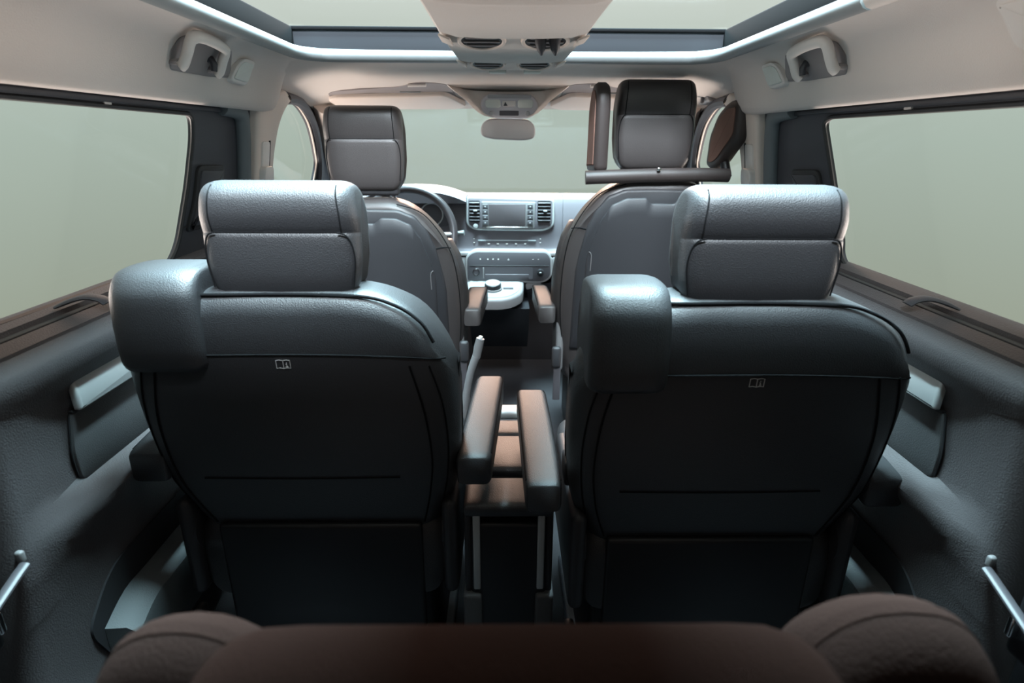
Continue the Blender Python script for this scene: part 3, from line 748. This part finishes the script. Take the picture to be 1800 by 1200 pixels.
# headrest side wings clamped to the passenger headrest
t = thing('headrest_wings', 'brown padded travel head support with two side wings on the passenger headrest', 'head support', (0.463, 1.85, 1.06))
g = G()
bar = smooth_path([(0.235, 1.835, 1.058), (0.32, 1.832, 1.062), (0.46, 1.834, 1.067), (0.60, 1.838, 1.068), (0.675, 1.842, 1.066)], 4)
g.tube(bar, 0.0205, 12).obj('cross_bar', WINGDK, t, smooth=60)
G().rbox((0.452, 1.812, 1.085), (0.012, 0.012, 0.010), 0.003).obj('release_button', CHROME, t)
for nm, A, B, ol, th in (('wing', (0.282, 1.835), (0.272, 1.975), [(0, 1.075), (0.0, 1.28), (0.012, 1.315), (0.045, 1.332), (0.09, 1.325), (0.125, 1.26), (0.13, 1.07)], 0.021),
                         ('wing', (0.700, 1.825), (0.662, 1.985), [(0.0, 1.175), (0, 1.262), (0.015, 1.283), (0.07, 1.280), (0.12, 1.245), (0.155, 1.18), (0.16, 1.09), (0.125, 1.076), (0.085, 1.092)], 0.022)):
    A, B = Vector(A), Vector(B); dr = (B - A).normalized(); nr = Vector((-dr.y, dr.x))
    po = rounded(ol, 0.02)
    g = G(); rings = []
    for d_, k in ((-th, 0.014), (-th * 0.9, 0.006), (-th * 0.5, 0.0), (th * 0.5, 0), (th * 0.9, 0.006), (th, 0.014)):
        q = inset(po, k) if k else po
        rings.append([(A.x + dr.x * a + nr.x * d_, A.y + dr.y * a + nr.y * d_, z) for a, z in q])
    wg = g.loft(rings).obj(nm, WINGDK, t, smooth=60)
    q = inset(po, 0.022)
    G().loft([[(A.x + dr.x * a + nr.x * d_, A.y + dr.y * a + nr.y * d_, z) for a, z in q] for d_ in (th * 0.9, th + 0.003)]).obj('padding', WINGBR, wg, smooth=60)
    mx = sum(z for a, z in ol) / len(ol)
    G().tube([(A.x + dr.x * 0.06, A.y + dr.y * 0.06, 1.06), (A.x + dr.x * 0.08, A.y + dr.y * 0.08, 1.10)], 0.015, 10).obj('hinge', BLACK, wg)

# third row seat in the foreground
t = thing('third_row_seat', 'brown fabric third row seat back at the bottom edge, closest to the camera', 'seat', (0, 0.36, 0))
def hump(cx, hw, ztop, y0, th, rr, tilt=0.0):
    P = []
    rings = []
    for q in (-1, -0.99, -0.965, -0.92, -0.86, -0.78, -0.66, -0.5, -0.3, 0, 0.3, 0.5, 0.66, 0.78, 0.86, 0.92, 0.965, 0.99, 1):
        x = q * hw
        k = max(0, (abs(x) - (hw - rr)) / rr); dz_ = rr * (1 - math.sqrt(max(0, 1 - k * k))) * 0.95
        zt = ztop - dz_ + tilt * x; r = 0.045
        ring = [(cx + x, y0 + 0.03, 0.30)]
        ring += [(cx + x, y0 + r - r * math.cos(a * PI / 12), zt - r + r * math.sin(a * PI / 12)) for a in range(0, 7)]
        ring += [(cx + x, y0 + th - r + r * math.sin(a * PI / 12), zt - r + r * math.cos(a * PI / 12)) for a in range(0, 7)]
        ring += [(cx + x, y0 + th + 0.05, 0.30)]
        rings.append(ring)
    return G().loft(rings)
hump(-0.004, 0.205, 0.889, 0.205, 0.10, 0.06).obj('centre_panel', BROWN, t, smooth=70)
hump(-0.238, 0.060, 0.852, 0.275, 0.08, 0.058).obj('side_bolster', BROWN, t, smooth=70)
hump(0.264, 0.068, 0.866, 0.275, 0.08, 0.064).obj('side_bolster', BROWN, t, smooth=70)
G().rbox((0, 0.46, 0.38), (1.1, 0.24, 0.14), 0.05, 4).obj('seat_cushion', BROWN, t, smooth=60)
G().rbox((0, 0.36, 0.16), (0.9, 0.40, 0.30), 0.03).obj('seat_base', BLACK, t)

# ------------------------------------------------------------------ sliding table between the captain seats
t = thing('centre_table', 'black folding centre table unit with silver rails between the second row seats', 'table', (0, 1.1, 0))
G().rbox((-0.003, 1.13, 0.24), (0.150, 0.36, 0.44), 0.008).obj('body', BLACK, t)
for sg in (-1, 1):
    G().rbox((-0.003 + sg * 0.0635, 0.952, 0.40), (0.014, 0.012, 0.19), 0.003).obj('rail', SILVER, t)
    G().rbox((-0.003 + sg * 0.080, 1.12, 0.385), (0.016, 0.33, 0.20), 0.006).obj('upper_side', PLASTIC, t)
    G().rbox((-0.003 + sg * 0.073, 1.10, 0.175), (0.038, 0.32, 0.24), 0.008).obj('lower_side', DOORIN, t)
def pad(y0, y1, zt, h, name, hw=0.088):
    rings = []
    for y, k in ((y0, 0.55), (y0 + 0.004, 0.82), (y0 + 0.012, 0.96), (y0 + 0.022, 1), (y1 - 0.012, 1), (y1 - 0.004, 0.9), (y1, 0.6)):
        rings.append([(-0.003 + a, y, zt - h / 2 + b_) for a, b_ in rrect(-hw * (0.94 + 0.06 * k), hw * (0.94 + 0.06 * k), -h / 2 * k, h / 2 * k, 0.014 * k, 4)])
    return G().loft(rings).obj(name, LEATHER, t, smooth=55)
pad(0.945, 1.045, 0.508, 0.032, 'rear_top_pad')
pad(1.075, 1.225, 0.508, 0.032, 'front_top_pad')
pad(1.228, 1.305, 0.508, 0.030, 'front_top_pad')
G().rbox((-0.003, 1.06, 0.480), (0.15, 0.05, 0.02), 0.004).obj('grip_recess', BLACK, t)
G().rbox((0.0, 1.362, 0.500), (0.17, 0.050, 0.022), 0.008, 3).obj('front_bar', SILVER, t)
G().rbox((0.0, 1.34, 0.24), (0.13, 0.06, 0.46), 0.01).obj('front_column', BLACK, t)
G().rbox((0.0, 1.15, 0.012), (0.10, 0.60, 0.022), 0.004).obj('floor_rail', DARK, t)

# handbrake lever beside the driver seat
t = thing('handbrake', 'silver grey handbrake lever raised beside the driver seat', 'lever', (-0.128, 1.50, 0))
pl = smooth_path([(-0.135, 1.52, 0.02), (-0.132, 1.51, 0.25), (-0.126, 1.505, 0.43), (-0.108, 1.50, 0.545), (-0.090, 1.498, 0.603)], 4)
G().tube(pl, [0.0125] * 10 + [0.011] * (len(pl) - 10), 10, flat=1.2).obj('lever', GREYP, t, smooth=60)
G().tube([(-0.0895, 1.498, 0.600), (-0.083, 1.497, 0.632), (-0.0775, 1.497, 0.655)], [0.0115, 0.0122, 0.0112], 12).obj('grip', GREYP, t, smooth=60)
G().disc((-0.0775, 1.497, 0.654), 0.006, (0.2, 0, 1), 0.008, 12, 0.002).obj('release_button', GRIP, t)

# ------------------------------------------------------------------ dashboard
t = dash = thing('dashboard', 'grey dashboard with central touchscreen, air vents and climate panel under the windscreen', 'dashboard', (0, 2.85, 0.4))
prof = [(3.04, 0.895), (2.96, 0.912), (2.86, 0.924), (2.76, 0.930), (2.71, 0.926), (2.685, 0.912), (2.675, 0.885), (2.668, 0.80), (2.668, 0.755), (2.672, 0.70), (2.668, 0.690), (2.64, 0.680), (2.636, 0.662), (2.66, 0.650), (2.70, 0.640), (2.73, 0.52), (2.84, 0.40), (3.04, 0.40)]
g = G(); rings = []
for x in (-0.775, -0.76, -0.6, -0.4, -0.25, -0.1, 0.1, 0.25, 0.2505, 0.252, 0.2525, 0.4, 0.6, 0.76, 0.775):
    k = 0.006 if 0.2504 < x < 0.2522 else 0.0
    e_ = 0.03 if abs(x) > 0.77 else 0
    rings.append([(x, y + k + e_, z - (k if i < 6 else 0)) for i, (y, z) in enumerate(prof)])
g.loft(rings).obj('dash_body', DASH, t, smooth=40)
G().rbox((0, 2.634, 0.672), (0.50, 0.012, 0.020), 0.005).obj('light_band', DASHLT, t)
# instrument hood
g = G(); rings = []
for x in [-0.66 + 0.48 * i / 16 for i in range(17)]:
    q = (x + 0.42) / 0.24; zt = 0.93 + 0.045 * (1 - abs(q) ** 2.6)
    rings.append([(x, 2.80, 0.90), (x, 2.60, 0.90 - 0.0), (x, 2.585, zt - 0.022), (x, 2.60, zt - 0.004), (x, 2.66, zt + 0.002), (x, 2.78, zt - 0.006), (x, 2.90, 0.915)])
g.loft(rings).obj('instrument_hood', DASH, t, smooth=50)
G().prism(rrect(-0.60, -0.25, 0.79, 0.905, 0.04), FY(2.675), 0, -0.02, 0.004).obj('instrument_panel', DASHDK, t)
for cx in (-0.52, -0.34):
    G().torus((cx, 2.655, 0.845), 0.05, 0.003, (0, 1, 0), 32, 6).obj('gauge_ring', SILVER, t)
# central fascia
fr = rounded([(-0.186, 0.800), (-0.150, 0.776), (0.170, 0.772), (0.214, 0.795), (0.212, 0.918), (-0.184, 0.928)], [0.03, 0.03, 0.04, 0.03, 0.022, 0.022])
f0 = G().prism(fr, FY(2.672), 0, -0.016, 0.005, 3).obj('fascia_frame', SILVER, t, smooth=50)
G().prism(inset(fr, 0.009), FY(2.672), 0, -0.0175, 0.002).obj('fascia_plate', DASH, f0)
sfr = rounded([(-0.112, 0.786), (0.122, 0.784), (0.128, 0.902), (-0.116, 0.904)], 0.008)
G().prism(sfr, FY(2.672), 0, -0.023, 0.004).obj('screen_bezel', GREYP, f0)
G().prism(rrect(-0.083, 0.082, 0.797, 0.893, 0.004), FY(2.672), 0, -0.0265, 0.002).obj('touchscreen', SCREEN, f0)
G().rbox((0.0, 2.648, 0.790), (0.19, 0.004, 0.006), 0.002).obj('screen_trim', CHROME, f0)
for cx in (-0.099, 0.103):
    for k in range(4):
        b_ = G().rbox((cx, 2.6475, 0.883 - k * 0.024), (0.024, 0.006, 0.020), 0.002).obj('screen_button', DASHDK, f0)
        G().rbox((cx, 2.6440, 0.883 - k * 0.024), (0.005, 0.001, 0.004), 0).obj('button_mark', WHITE, b_)
for x0_, x1_ in ((-0.172, -0.122), (0.136, 0.196)):
    v_ = G().prism(rrect(x0_, x1_, 0.812, 0.908, 0.008), FY(2.672), 0, -0.019, 0.001).obj('air_vent', BLACK, t)
    for k in range(6):
        G().rbox(((x0_ + x1_) / 2, 2.6485, 0.822 + k * 0.0152), (x1_ - x0_ - 0.004, 0.010, 0.0045), 0.0015, 2, Matrix.Rotation(0.35, 3, 'X')).obj('slat', DASHDK, v_)
    G().rbox(((x0_ + x1_) / 2 + 0.004, 2.642, 0.8635), (0.017, 0.010, 0.008), 0.002).obj('vent_slider', RAIL, v_)
G().disc((-0.143, 2.655, 0.795), 0.011, (0, -1, 0), 0.008, 20, 0.003).obj('volume_knob', SILVER, f0)
# row below: disc slot and keys
for x0_, x1_ in ((-0.134, -0.098), (0.095, 0.132)):
    G().rbox(((x0_ + x1_) / 2, 2.667, 0.727), (x1_ - x0_, 0.008, 0.006), 0.002).obj('temperature_key', RAIL, t)
G().rbox((-0.002, 2.668, 0.7275), (0.19, 0.006, 0.004), 0.001).obj('key_strip', GREYP, t)
for k in range(5):
    G().rbox((-0.085 + k * 0.042, 2.670, 0.712), (0.010, 0.004, 0.004), 0.001).obj('climate_mark', GRIP, t)
for sg in (-1, 1):
    for z in (0.735, 0.718):
        G().rbox((0.0 + sg * 0.152, 2.669, z), (0.006, 0.004, 0.004), 0.001).obj('fan_mark', GRIP, t)
# lower control panel
cp_o = rounded([(-0.182, 0.552), (0.165, 0.548), (0.200, 0.572), (0.198, 0.655), (0.178, 0.682), (-0.150, 0.684), (-0.182, 0.660)], [0.01, 0.03, 0.03, 0.02, 0.02, 0.02, 0.02])
lp = G().prism(inset(cp_o, -0.008), FY(2.70), 0, -0.082, 0.004).obj('lower_panel_rim', DASHLT, t)
G().prism(cp_o, FY(2.70), 0, -0.085, 0.003).obj('lower_panel', DASHDK, lp)
G().rbox((0.01, 2.6145, 0.6215), (0.36, 0.003, 0.003), 0.001).obj('panel_joint', BLACK, lp)
G().prism(rrect(-0.112, 0.118, 0.560, 0.615, 0.006), FY(2.617), 0, -0.004, 0).obj('shelf_recess', DASHDK, lp)
G().rbox((0.0, 2.612, 0.572), (0.20, 0.004, 0.022), 0.002).obj('shelf_tray', DASHDK, lp)
G().rbox((-0.108, 2.612, 0.588), (0.005, 0.006, 0.05), 0.001).obj('shelf_post', GREYP, lp)
G().torus((-0.142, 2.609, 0.592), 0.0145, 0.0022, (0, 1, 0), 32, 6).obj('start_button_ring', CHROME, lp)
G().disc((-0.142, 2.616, 0.592), 0.0125, (0, -1, 0), 0.006, 24, 0.002).obj('start_button', DASHDK, lp)
G().disc((0.152, 2.616, 0.592), 0.0155, (0, -1, 0), 0.014, 24, 0.003).obj('power_socket', BLACK, lp)
G().torus((0.152, 2.604, 0.592), 0.012, 0.0016, (0, 1, 0), 28, 6).obj('socket_ring', GREYP, lp)
G().rbox((0.152, 2.600, 0.592), (0.010, 0.002, 0.004), 0.001).obj('socket_mark', WHITE, lp)
G().prism([(0.001, 0.647), (0.011, 0.647), (0.006, 0.656)], FY(2.6145), 0, -0.001).obj('hazard_triangle', WHITE, lp)
for x in (-0.122, -0.088, -0.064, -0.04, 0.118, 0.142):
    G().rbox((x, 2.6145, 0.651), (0.006, 0.001, 0.006 if x < 0 else 0.003), 0.0005).obj('switch_mark', GRIP, lp)
# console shelf with rotary selector
def shelf_fn(a, b, d): return (a, b, 0.503 + (b - 2.40) * 0.20 + d)
po = rounded([(-0.190, 2.68), (-0.190, 2.50), (-0.13, 2.435), (0.00, 2.435), (0.070, 2.50), (0.080, 2.68)], [0, 0.06, 0.06, 0.07, 0.06, 0])
sh = G().prism(po, shelf_fn, -0.045, 0.0, 0.012, 3).obj('console_shelf', GREYP, t, smooth=50)
G().prism(inset(po, 0.018), shelf_fn, -0.01, 0.003, 0.002).obj('selector_plate', RAIL, sh)
ctr = Vector(shelf_fn(-0.064, 2.535, 0.0)); ax = Vector((0, -0.20, 1))
sd = G().disc(ctr, 0.042, ax, 0.012, 32, 0.004).obj('selector_base', GREYP, sh)
G().disc(ctr + ax * 0.008, 0.037, ax, 0.024, 32, 0.006).obj('selector_knob', BLACK, sh)
G().disc(ctr + ax * 0.029, 0.0325, ax, 0.006, 32, 0.003).obj('selector_cap', SILVER, sh)
for x0_, w_ in ((-0.128, 0.034), (0.005, 0.046)):
    G().rbox(shelf_fn(x0_, 2.54, 0.004), (w_, 0.020, 0.006), 0.002).obj('shelf_switch', DASHDK if x0_ > 0 else RAIL, sh)
# right side of the surround flowing up to the band, and dark tunnel below
g = G()
g.prism(rounded([(0.085, 0.500), (0.140, 0.520), (0.235, 0.560), (0.262, 0.66), (0.20, 0.66), (0.20, 0.545), (0.085, 0.545)], 0.02), FY(2.70), 0, -0.076, 0.008)
g.obj('surround_right', GREYP, t)
G().prism(rounded([(-0.235, 0.40), (-0.185, 0.50), (-0.185, 0.66), (-0.25, 0.66)], 0.01), FY(2.70), 0, -0.070, 0.008).obj('surround_left', GREYP, t)
g = G()
g.loft([[(-0.17 * k, y, z) for y, z in ((2.50, 0.45), (2.57, 0.33), (2.70, 0.2), (2.95, 0.2), (2.95, 0.45))] if q < 0 else [(0.10 * k, y, z) for y, z in ((2.50, 0.45), (2.57, 0.33), (2.70, 0.2), (2.95, 0.2), (2.95, 0.45))] for q, k in ((-1, 1), (1, 1))])
g.obj('tunnel_cover', BLACK, t)
G().tube([(-0.245, 2.60, 0.772), (-0.215, 2.58, 0.775), (-0.190, 2.575, 0.776)], [0.006, 0.008, 0.012], 10).obj('wiper_stalk', RAIL, t)

# steering wheel
t = thing('steering_wheel', 'dark steering wheel with pale spokes in front of the driver seat', 'wheel', (-0.40, 2.36, 0.80))
ax = Vector((0, -0.90, 0.42)).normalized(); cw = Vector((-0.402, 2.33, 0.805))
G().torus(cw, 0.188, 0.0155, ax, 56, 12).obj('rim', DASHDK, t, smooth=80)
G().disc(cw - ax * 0.045, 0.072, ax, 0.05, 32, 0.015).obj('hub', DASH, t)
upv = (Vector((0, 0, 1)) - ax * ax.z).normalized()
for dx, dz_ in ((1, 0.02), (-1, 0.02), (0.22, -1), (-0.22, -1)):
    dv = (Vector((1, 0, 0)) * dx + upv * dz_).normalized()
    G().tube([cw - ax * 0.02 + dv * 0.05, cw - ax * 0.01 + dv * 0.12, cw + dv * 0.182], [0.028, 0.020, 0.016], 10, flat=0.5).obj('spoke', SILVER if abs(dx) > 0.5 else DASH, t, smooth=60)
G().tube([(-0.40, 2.38, 0.78), (-0.40, 2.75, 0.66)], 0.04, 14).obj('column', DASHDK, t)

# ------------------------------------------------------------------ roof fittings
# long centre pod
t = thing('roof_console', 'long pale roof pod with round air vents hanging along the middle of the glass roof', 'roof console', (0.003, 1.1, 1.42))
cx = 0.004
sec2 = [(-0.140, 1.448), (-0.1415, 1.372), (-0.138, 1.355), (-0.128, 1.343), (-0.10, 1.3355), (-0.05, 1.3335), (0, 1.333), (0.05, 1.3335), (0.10, 1.3355), (0.128, 1.343), (0.138, 1.355), (0.1415, 1.372), (0.140, 1.448)]
rings = []
ys = [(-0.2, 0), (0.85, 0), (0.862, 0), (0.87, 0.004), (0.90, 0.006), (1.06, 0.006), (1.10, 0.004), (1.125, 0.0), (1.128, 0.015), (1.18, 0.006), (1.225, -0.003), (1.229, 0.003), (1.30, 0.006), (1.42, 0.008), (1.50, 0.008), (1.532, 0.006), (1.535, 0.024), (1.59, 0.013), (1.645, 0.003), (1.665, 0.014), (1.69, 0.05)]
for y, up in ys:
    k = 1.0 if y < 1.3 else 1 - 0.10 * ((y - 1.3) / 0.39) ** 2
    rings.append([(cx + x * k, y, z + (up if abs(x) < 0.127 else up * 0.3)) for x, z in sec2])
pod = G().loft(rings).obj('pod_body', HEAD, t, smooth=35)
for yv, zz in ((1.177, 1.3375), (1.590, 1.3445)):
    for sx in (-1, 1):
        c_ = (cx + sx * 0.058, yv, zz)
        v_ = G().torus(c_, 0.041, 0.004, (0, 0.19, 1), 36, 8).obj('air_vent', BEIGE, t, smooth=70)
        G().disc((c_[0], c_[1], c_[2] + 0.002), 0.040, (0, -0.19, -1), 0.003, 32).obj('vent_bowl', BLACK, v_)
        for k in range(3):
            G().rbox((c_[0], c_[1] + (k - 1) * 0.018, c_[2] - 0.002 - (k - 1) * 0.0034), (0.066 if k == 1 else 0.056, 0.005, 0.003), 0.001).obj('slat', SHADE_AND_PART_GREY, v_)
    for sx in (-1, 1):
        G().rbox((cx + sx * 0.122, yv - 0.01, zz - 0.001), (0.022, 0.075, 0.004), 0.0015, 2, Matrix.Rotation(sx * -0.35, 3, 'Y')).obj('edge_trim', BEIGE, t)
for sx in (-0.045, 0.045):
    G().rbox((cx + sx + 0.01, 1.655, 1.334), (0.046, 0.018, 0.010), 0.004).obj('roof_lamp_lens', LENS, t)
t = thing('vent_clip', 'small dark two-pronged clip hanging from the right rear roof vent', 'clip', (0.067, 1.16, 1.34))
for x in (0.052, 0.077):
    G().tube([(x, 1.155, 1.345), (x, 1.150, 1.332), (x + 0.001, 1.148, 1.320), (x + 0.002, 1.148, 1.310)], [0.0105, 0.0105, 0.008, 0.002], 10).obj('prong', DARK, t, smooth=60)
G().rbox((0.065, 1.158, 1.345), (0.046, 0.012, 0.010), 0.003).obj('clip_bridge', DARK, t)

# grab handles, side reading lamps
CV = [(1.237, 0.692), (1.243, 0.682), (1.262, 0.672), (1.295, 0.660), (1.325, 0.648), (1.348, 0.630), (1.366, 0.600), (1.372, 0.574)]
def cove_x(z): return interp(CV, z)
for s, nm in ((-1, 'left'), (1, 'right')):
    t = thing('assist_grip', 'pale arched grab handle on the %s roof side' % nm, 'handle', (s * 0.66, 1.39, 1.33), 'roof grab handles')
    gp = [(1.240, 1.298, 0.022), (1.239, 1.303, 0.027), (1.236, 1.322, 0.031), (1.228, 1.340, 0.031), (1.236, 1.3490, 0.030), (1.265, 1.351, 0.028), (1.31, 1.350, 0.028), (1.345, 1.3478, 0.029), (1.372, 1.343, 0.030), (1.382, 1.325, 0.031), (1.386, 1.304, 0.028), (1.387, 1.298, 0.022)]
    pth = smooth_path([(s * (cove_x(z) - o_), y, z) for y, z, o_ in gp], 4)
    G().tube(pth, 0.0118, 10, updir=(1, 0, 0.4), flat=0.85).obj('grip', GRIP, t, smooth=60)
    for yy in (1.240, 1.387):
        G().tube([(s * (cove_x(1.306) + 0.004), yy, 1.306), (s * (cove_x(1.306) - 0.026), yy, 1.306)], 0.006, 8).obj('mount', SHADE_AND_PART_GREY, t)
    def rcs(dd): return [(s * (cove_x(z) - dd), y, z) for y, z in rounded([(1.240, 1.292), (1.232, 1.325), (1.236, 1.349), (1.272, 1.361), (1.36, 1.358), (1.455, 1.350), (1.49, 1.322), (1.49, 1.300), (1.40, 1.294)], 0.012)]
    G().loft([rcs(-0.01), rcs(0.0025)]).obj('handle_shade_plate', SHADE_AND_PART_GREY, t, smooth=60)  # flush plate, shade of the recess put into its grey
    G().tube([(s * 0.655, 1.375, 1.328), (s * 0.638, 1.373, 1.326), (s * 0.632, 1.371, 1.316), (s * 0.634, 1.371, 1.302)], [0.008, 0.008, 0.007, 0.006], 10).obj('coat_hook', DARK, t, smooth=60)
    t = thing('reading_lamp', 'small rounded reading lamp on the %s roof side in front of the grab handle' % nm, 'lamp', (s * 0.65, 1.62, 1.32), 'roof side reading lamps')
    fn = lambda a, b, d: (s * (cove_x(b) - d), a, b)
    po = rounded([(1.478, 1.292), (1.503, 1.345), (1.583, 1.343), (1.575, 1.288)], 0.022)
    G().prism(po, fn, -0.02, 0.013, 0.003).obj('lamp_frame', GRIP, t, smooth=50)
    G().prism(inset(po, 0.007), fn, 0.004, 0.0165, 0.002).obj('lamp_lens', LENS, t, smooth=50)
t = thing('reading_lamp', 'rounded roof lamp at the top right corner, nearest the camera', 'lamp', (0.65, 0.80, 1.32), 'roof side reading lamps')
fn = lambda a, b, d: (cove_x(b) - d, a, b)
po = rounded([(0.74, 1.276), (0.74, 1.345), (0.862, 1.345), (0.836, 1.280)], 0.02)
G().prism(po, fn, -0.01, 0.008, 0.005).obj('lamp_frame', GRIP, t, smooth=50)
G().prism(inset(po, 0.008), fn, 0, 0.012, 0.004).obj('lamp_lens', GRIP, t, smooth=50)

# sun visors over flush header plates, recess shade painted in as grey
for s, nm in ((-1, 'left'), (1, 'right')):
    t = thing('sun_visor', 'folded pale sun visor above the windscreen on the %s' % nm, 'visor', (s * 0.40, 2.2, 1.31), 'sun visors')
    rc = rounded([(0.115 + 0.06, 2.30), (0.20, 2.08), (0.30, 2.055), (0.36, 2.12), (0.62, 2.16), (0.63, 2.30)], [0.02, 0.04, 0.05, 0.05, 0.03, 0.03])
    G().prism(rc, lambda a, b, d: (s * a, b, header_z(s * a, b) - d), -0.004, 0.0015).obj('visor_shade_plate', SHADE_AND_PART_GREY, t)
    vo = rounded([(0.215, 2.165), (0.150, 2.29), (0.185, 2.338), (0.615, 2.325), (0.63, 2.20), (0.60, 2.185)], [0.02, 0.02, 0.03, 0.03, 0.02, 0.02])
    G().prism(vo, lambda a, b, d: (s * a, b, header_z(s * a, b) - 0.004 - d), 0, 0.014, 0.006, 3).obj('visor_board', BEIGE, t, smooth=50)
    G().tube([(s * 0.27, 2.075, header_z(0.27, 2.075) - 0.006), (s * 0.33, 2.08, header_z(0.33, 2.08) - 0.006)], 0.005, 8).obj('visor_clip', GRIP, t)
    G().tube([(s * 0.30, 2.16, header_z(0.3, 2.16) - 0.006), (s * 0.37, 2.16, header_z(0.37, 2.16) - 0.006)], 0.003, 8).obj('ticket_strap', RAIL, t)
t = thing('assist_grip', 'small grey folded assist grip above the right front door', 'handle', (0.66, 2.16, 1.33))
G().prism(rounded([(2.115, 1.292), (2.125, 1.332), (2.245, 1.325), (2.235, 1.285)], 0.012), lambda a, b, d: (0.70 - (b - 1.28) * 0.6 - d, a, b), -0.02, 0.012, 0.005).obj('grip_body', DASHLT, t)
G().rbox((0.668, 2.15, 1.308), (0.010, 0.016, 0.042), 0.003).obj('grip_pivot', DARK, t)

# front dome console
t = thing('dome_console', 'pale dome light console with small display above the mirror', 'console', (0.004, 2.14, 1.28))
oc = rounded([(-0.088, 1.247), (-0.050, 1.236), (0.058, 1.234), (0.096, 1.245), (0.104, 1.285), (0.080, 1.310), (-0.072, 1.313), (-0.098, 1.287)], 0.025)
tl = lambda a, b, d: (a, 2.135 + (b - 1.24) * -0.25 + d, b)
G().prism(oc, tl, 0.05, -0.002, 0.008, 3).obj('console_body', LAVENDER, t, smooth=50)
G().prism(rrect(-0.030, 0.036, 1.2435, 1.2585, 0.002), tl, 0, -0.004, 0.001).obj('display', DASHDK, t)
for x in (-0.058, 0.066):
    G().disc(tl(x, 1.251, -0.001), 0.008, (0, -1, -0.25), 0.004, 20, 0.001).obj('knob', MIRBACK, t)
for x0_, x1_ in ((-0.078, -0.026), (0.032, 0.084)):
    G().prism(rrect(x0_, x1_, 1.268, 1.294, 0.010), tl, 0, -0.005, 0.002).obj('lamp_lens', LENS, t)
G().prism(rrect(-0.02, 0.026, 1.272, 1.290, 0.004), tl, 0, -0.005, 0.002).obj('switch', GRIP, t)
G().prism([(-0.016, 1.274), (-0.002, 1.274), (-0.010, 1.287)], tl, 0, -0.0058).obj('switch_mark', DARK, t)
G().rbox((0.003, 2.13, 1.264), (0.09, 0.004, 0.003), 0.001).obj('joint', MIRBACK, t)
G().prism(rrect(-0.07, 0.078, 1.298, 1.309, 0.005), tl, 0, -0.004, 0.001).obj('grille', MIRBACK, t)

# rear-view mirror
t = thing('rear_view_mirror', 'rounded grey rear view mirror hanging in front of the windscreen', 'mirror', (0.0, 2.34, 1.21))
oc = rounded([(-0.104, 1.178), (-0.060, 1.166), (0.060, 1.162), (0.106, 1.170), (0.104, 1.215), (0.080, 1.238), (0, 1.244), (-0.076, 1.240), (-0.102, 1.218)], 0.022)
G().prism(oc, FY(2.35), 0.03, -0.006, 0.008, 3).obj('housing', MIRBACK, t, smooth=50)
G().prism(inset(oc, 0.006), FY(2.35), 0, -0.0075, 0.001).obj('mirror_glass', MIRROR, t)
G().loft([[(cx_ + 0.002 + a * k, 2.365 + b_ * 0.5 * k, z) for a, b_ in rrect(-0.05, 0.05, -0.03, 0.03, 0.02)] for z, k, cx_ in ((1.225, 0.75, 0), (1.242, 0.85, 0), (1.262, 1.0, 0), (1.285, 1.05, 0))]).obj('stem', LAVENDER, t, smooth=60)
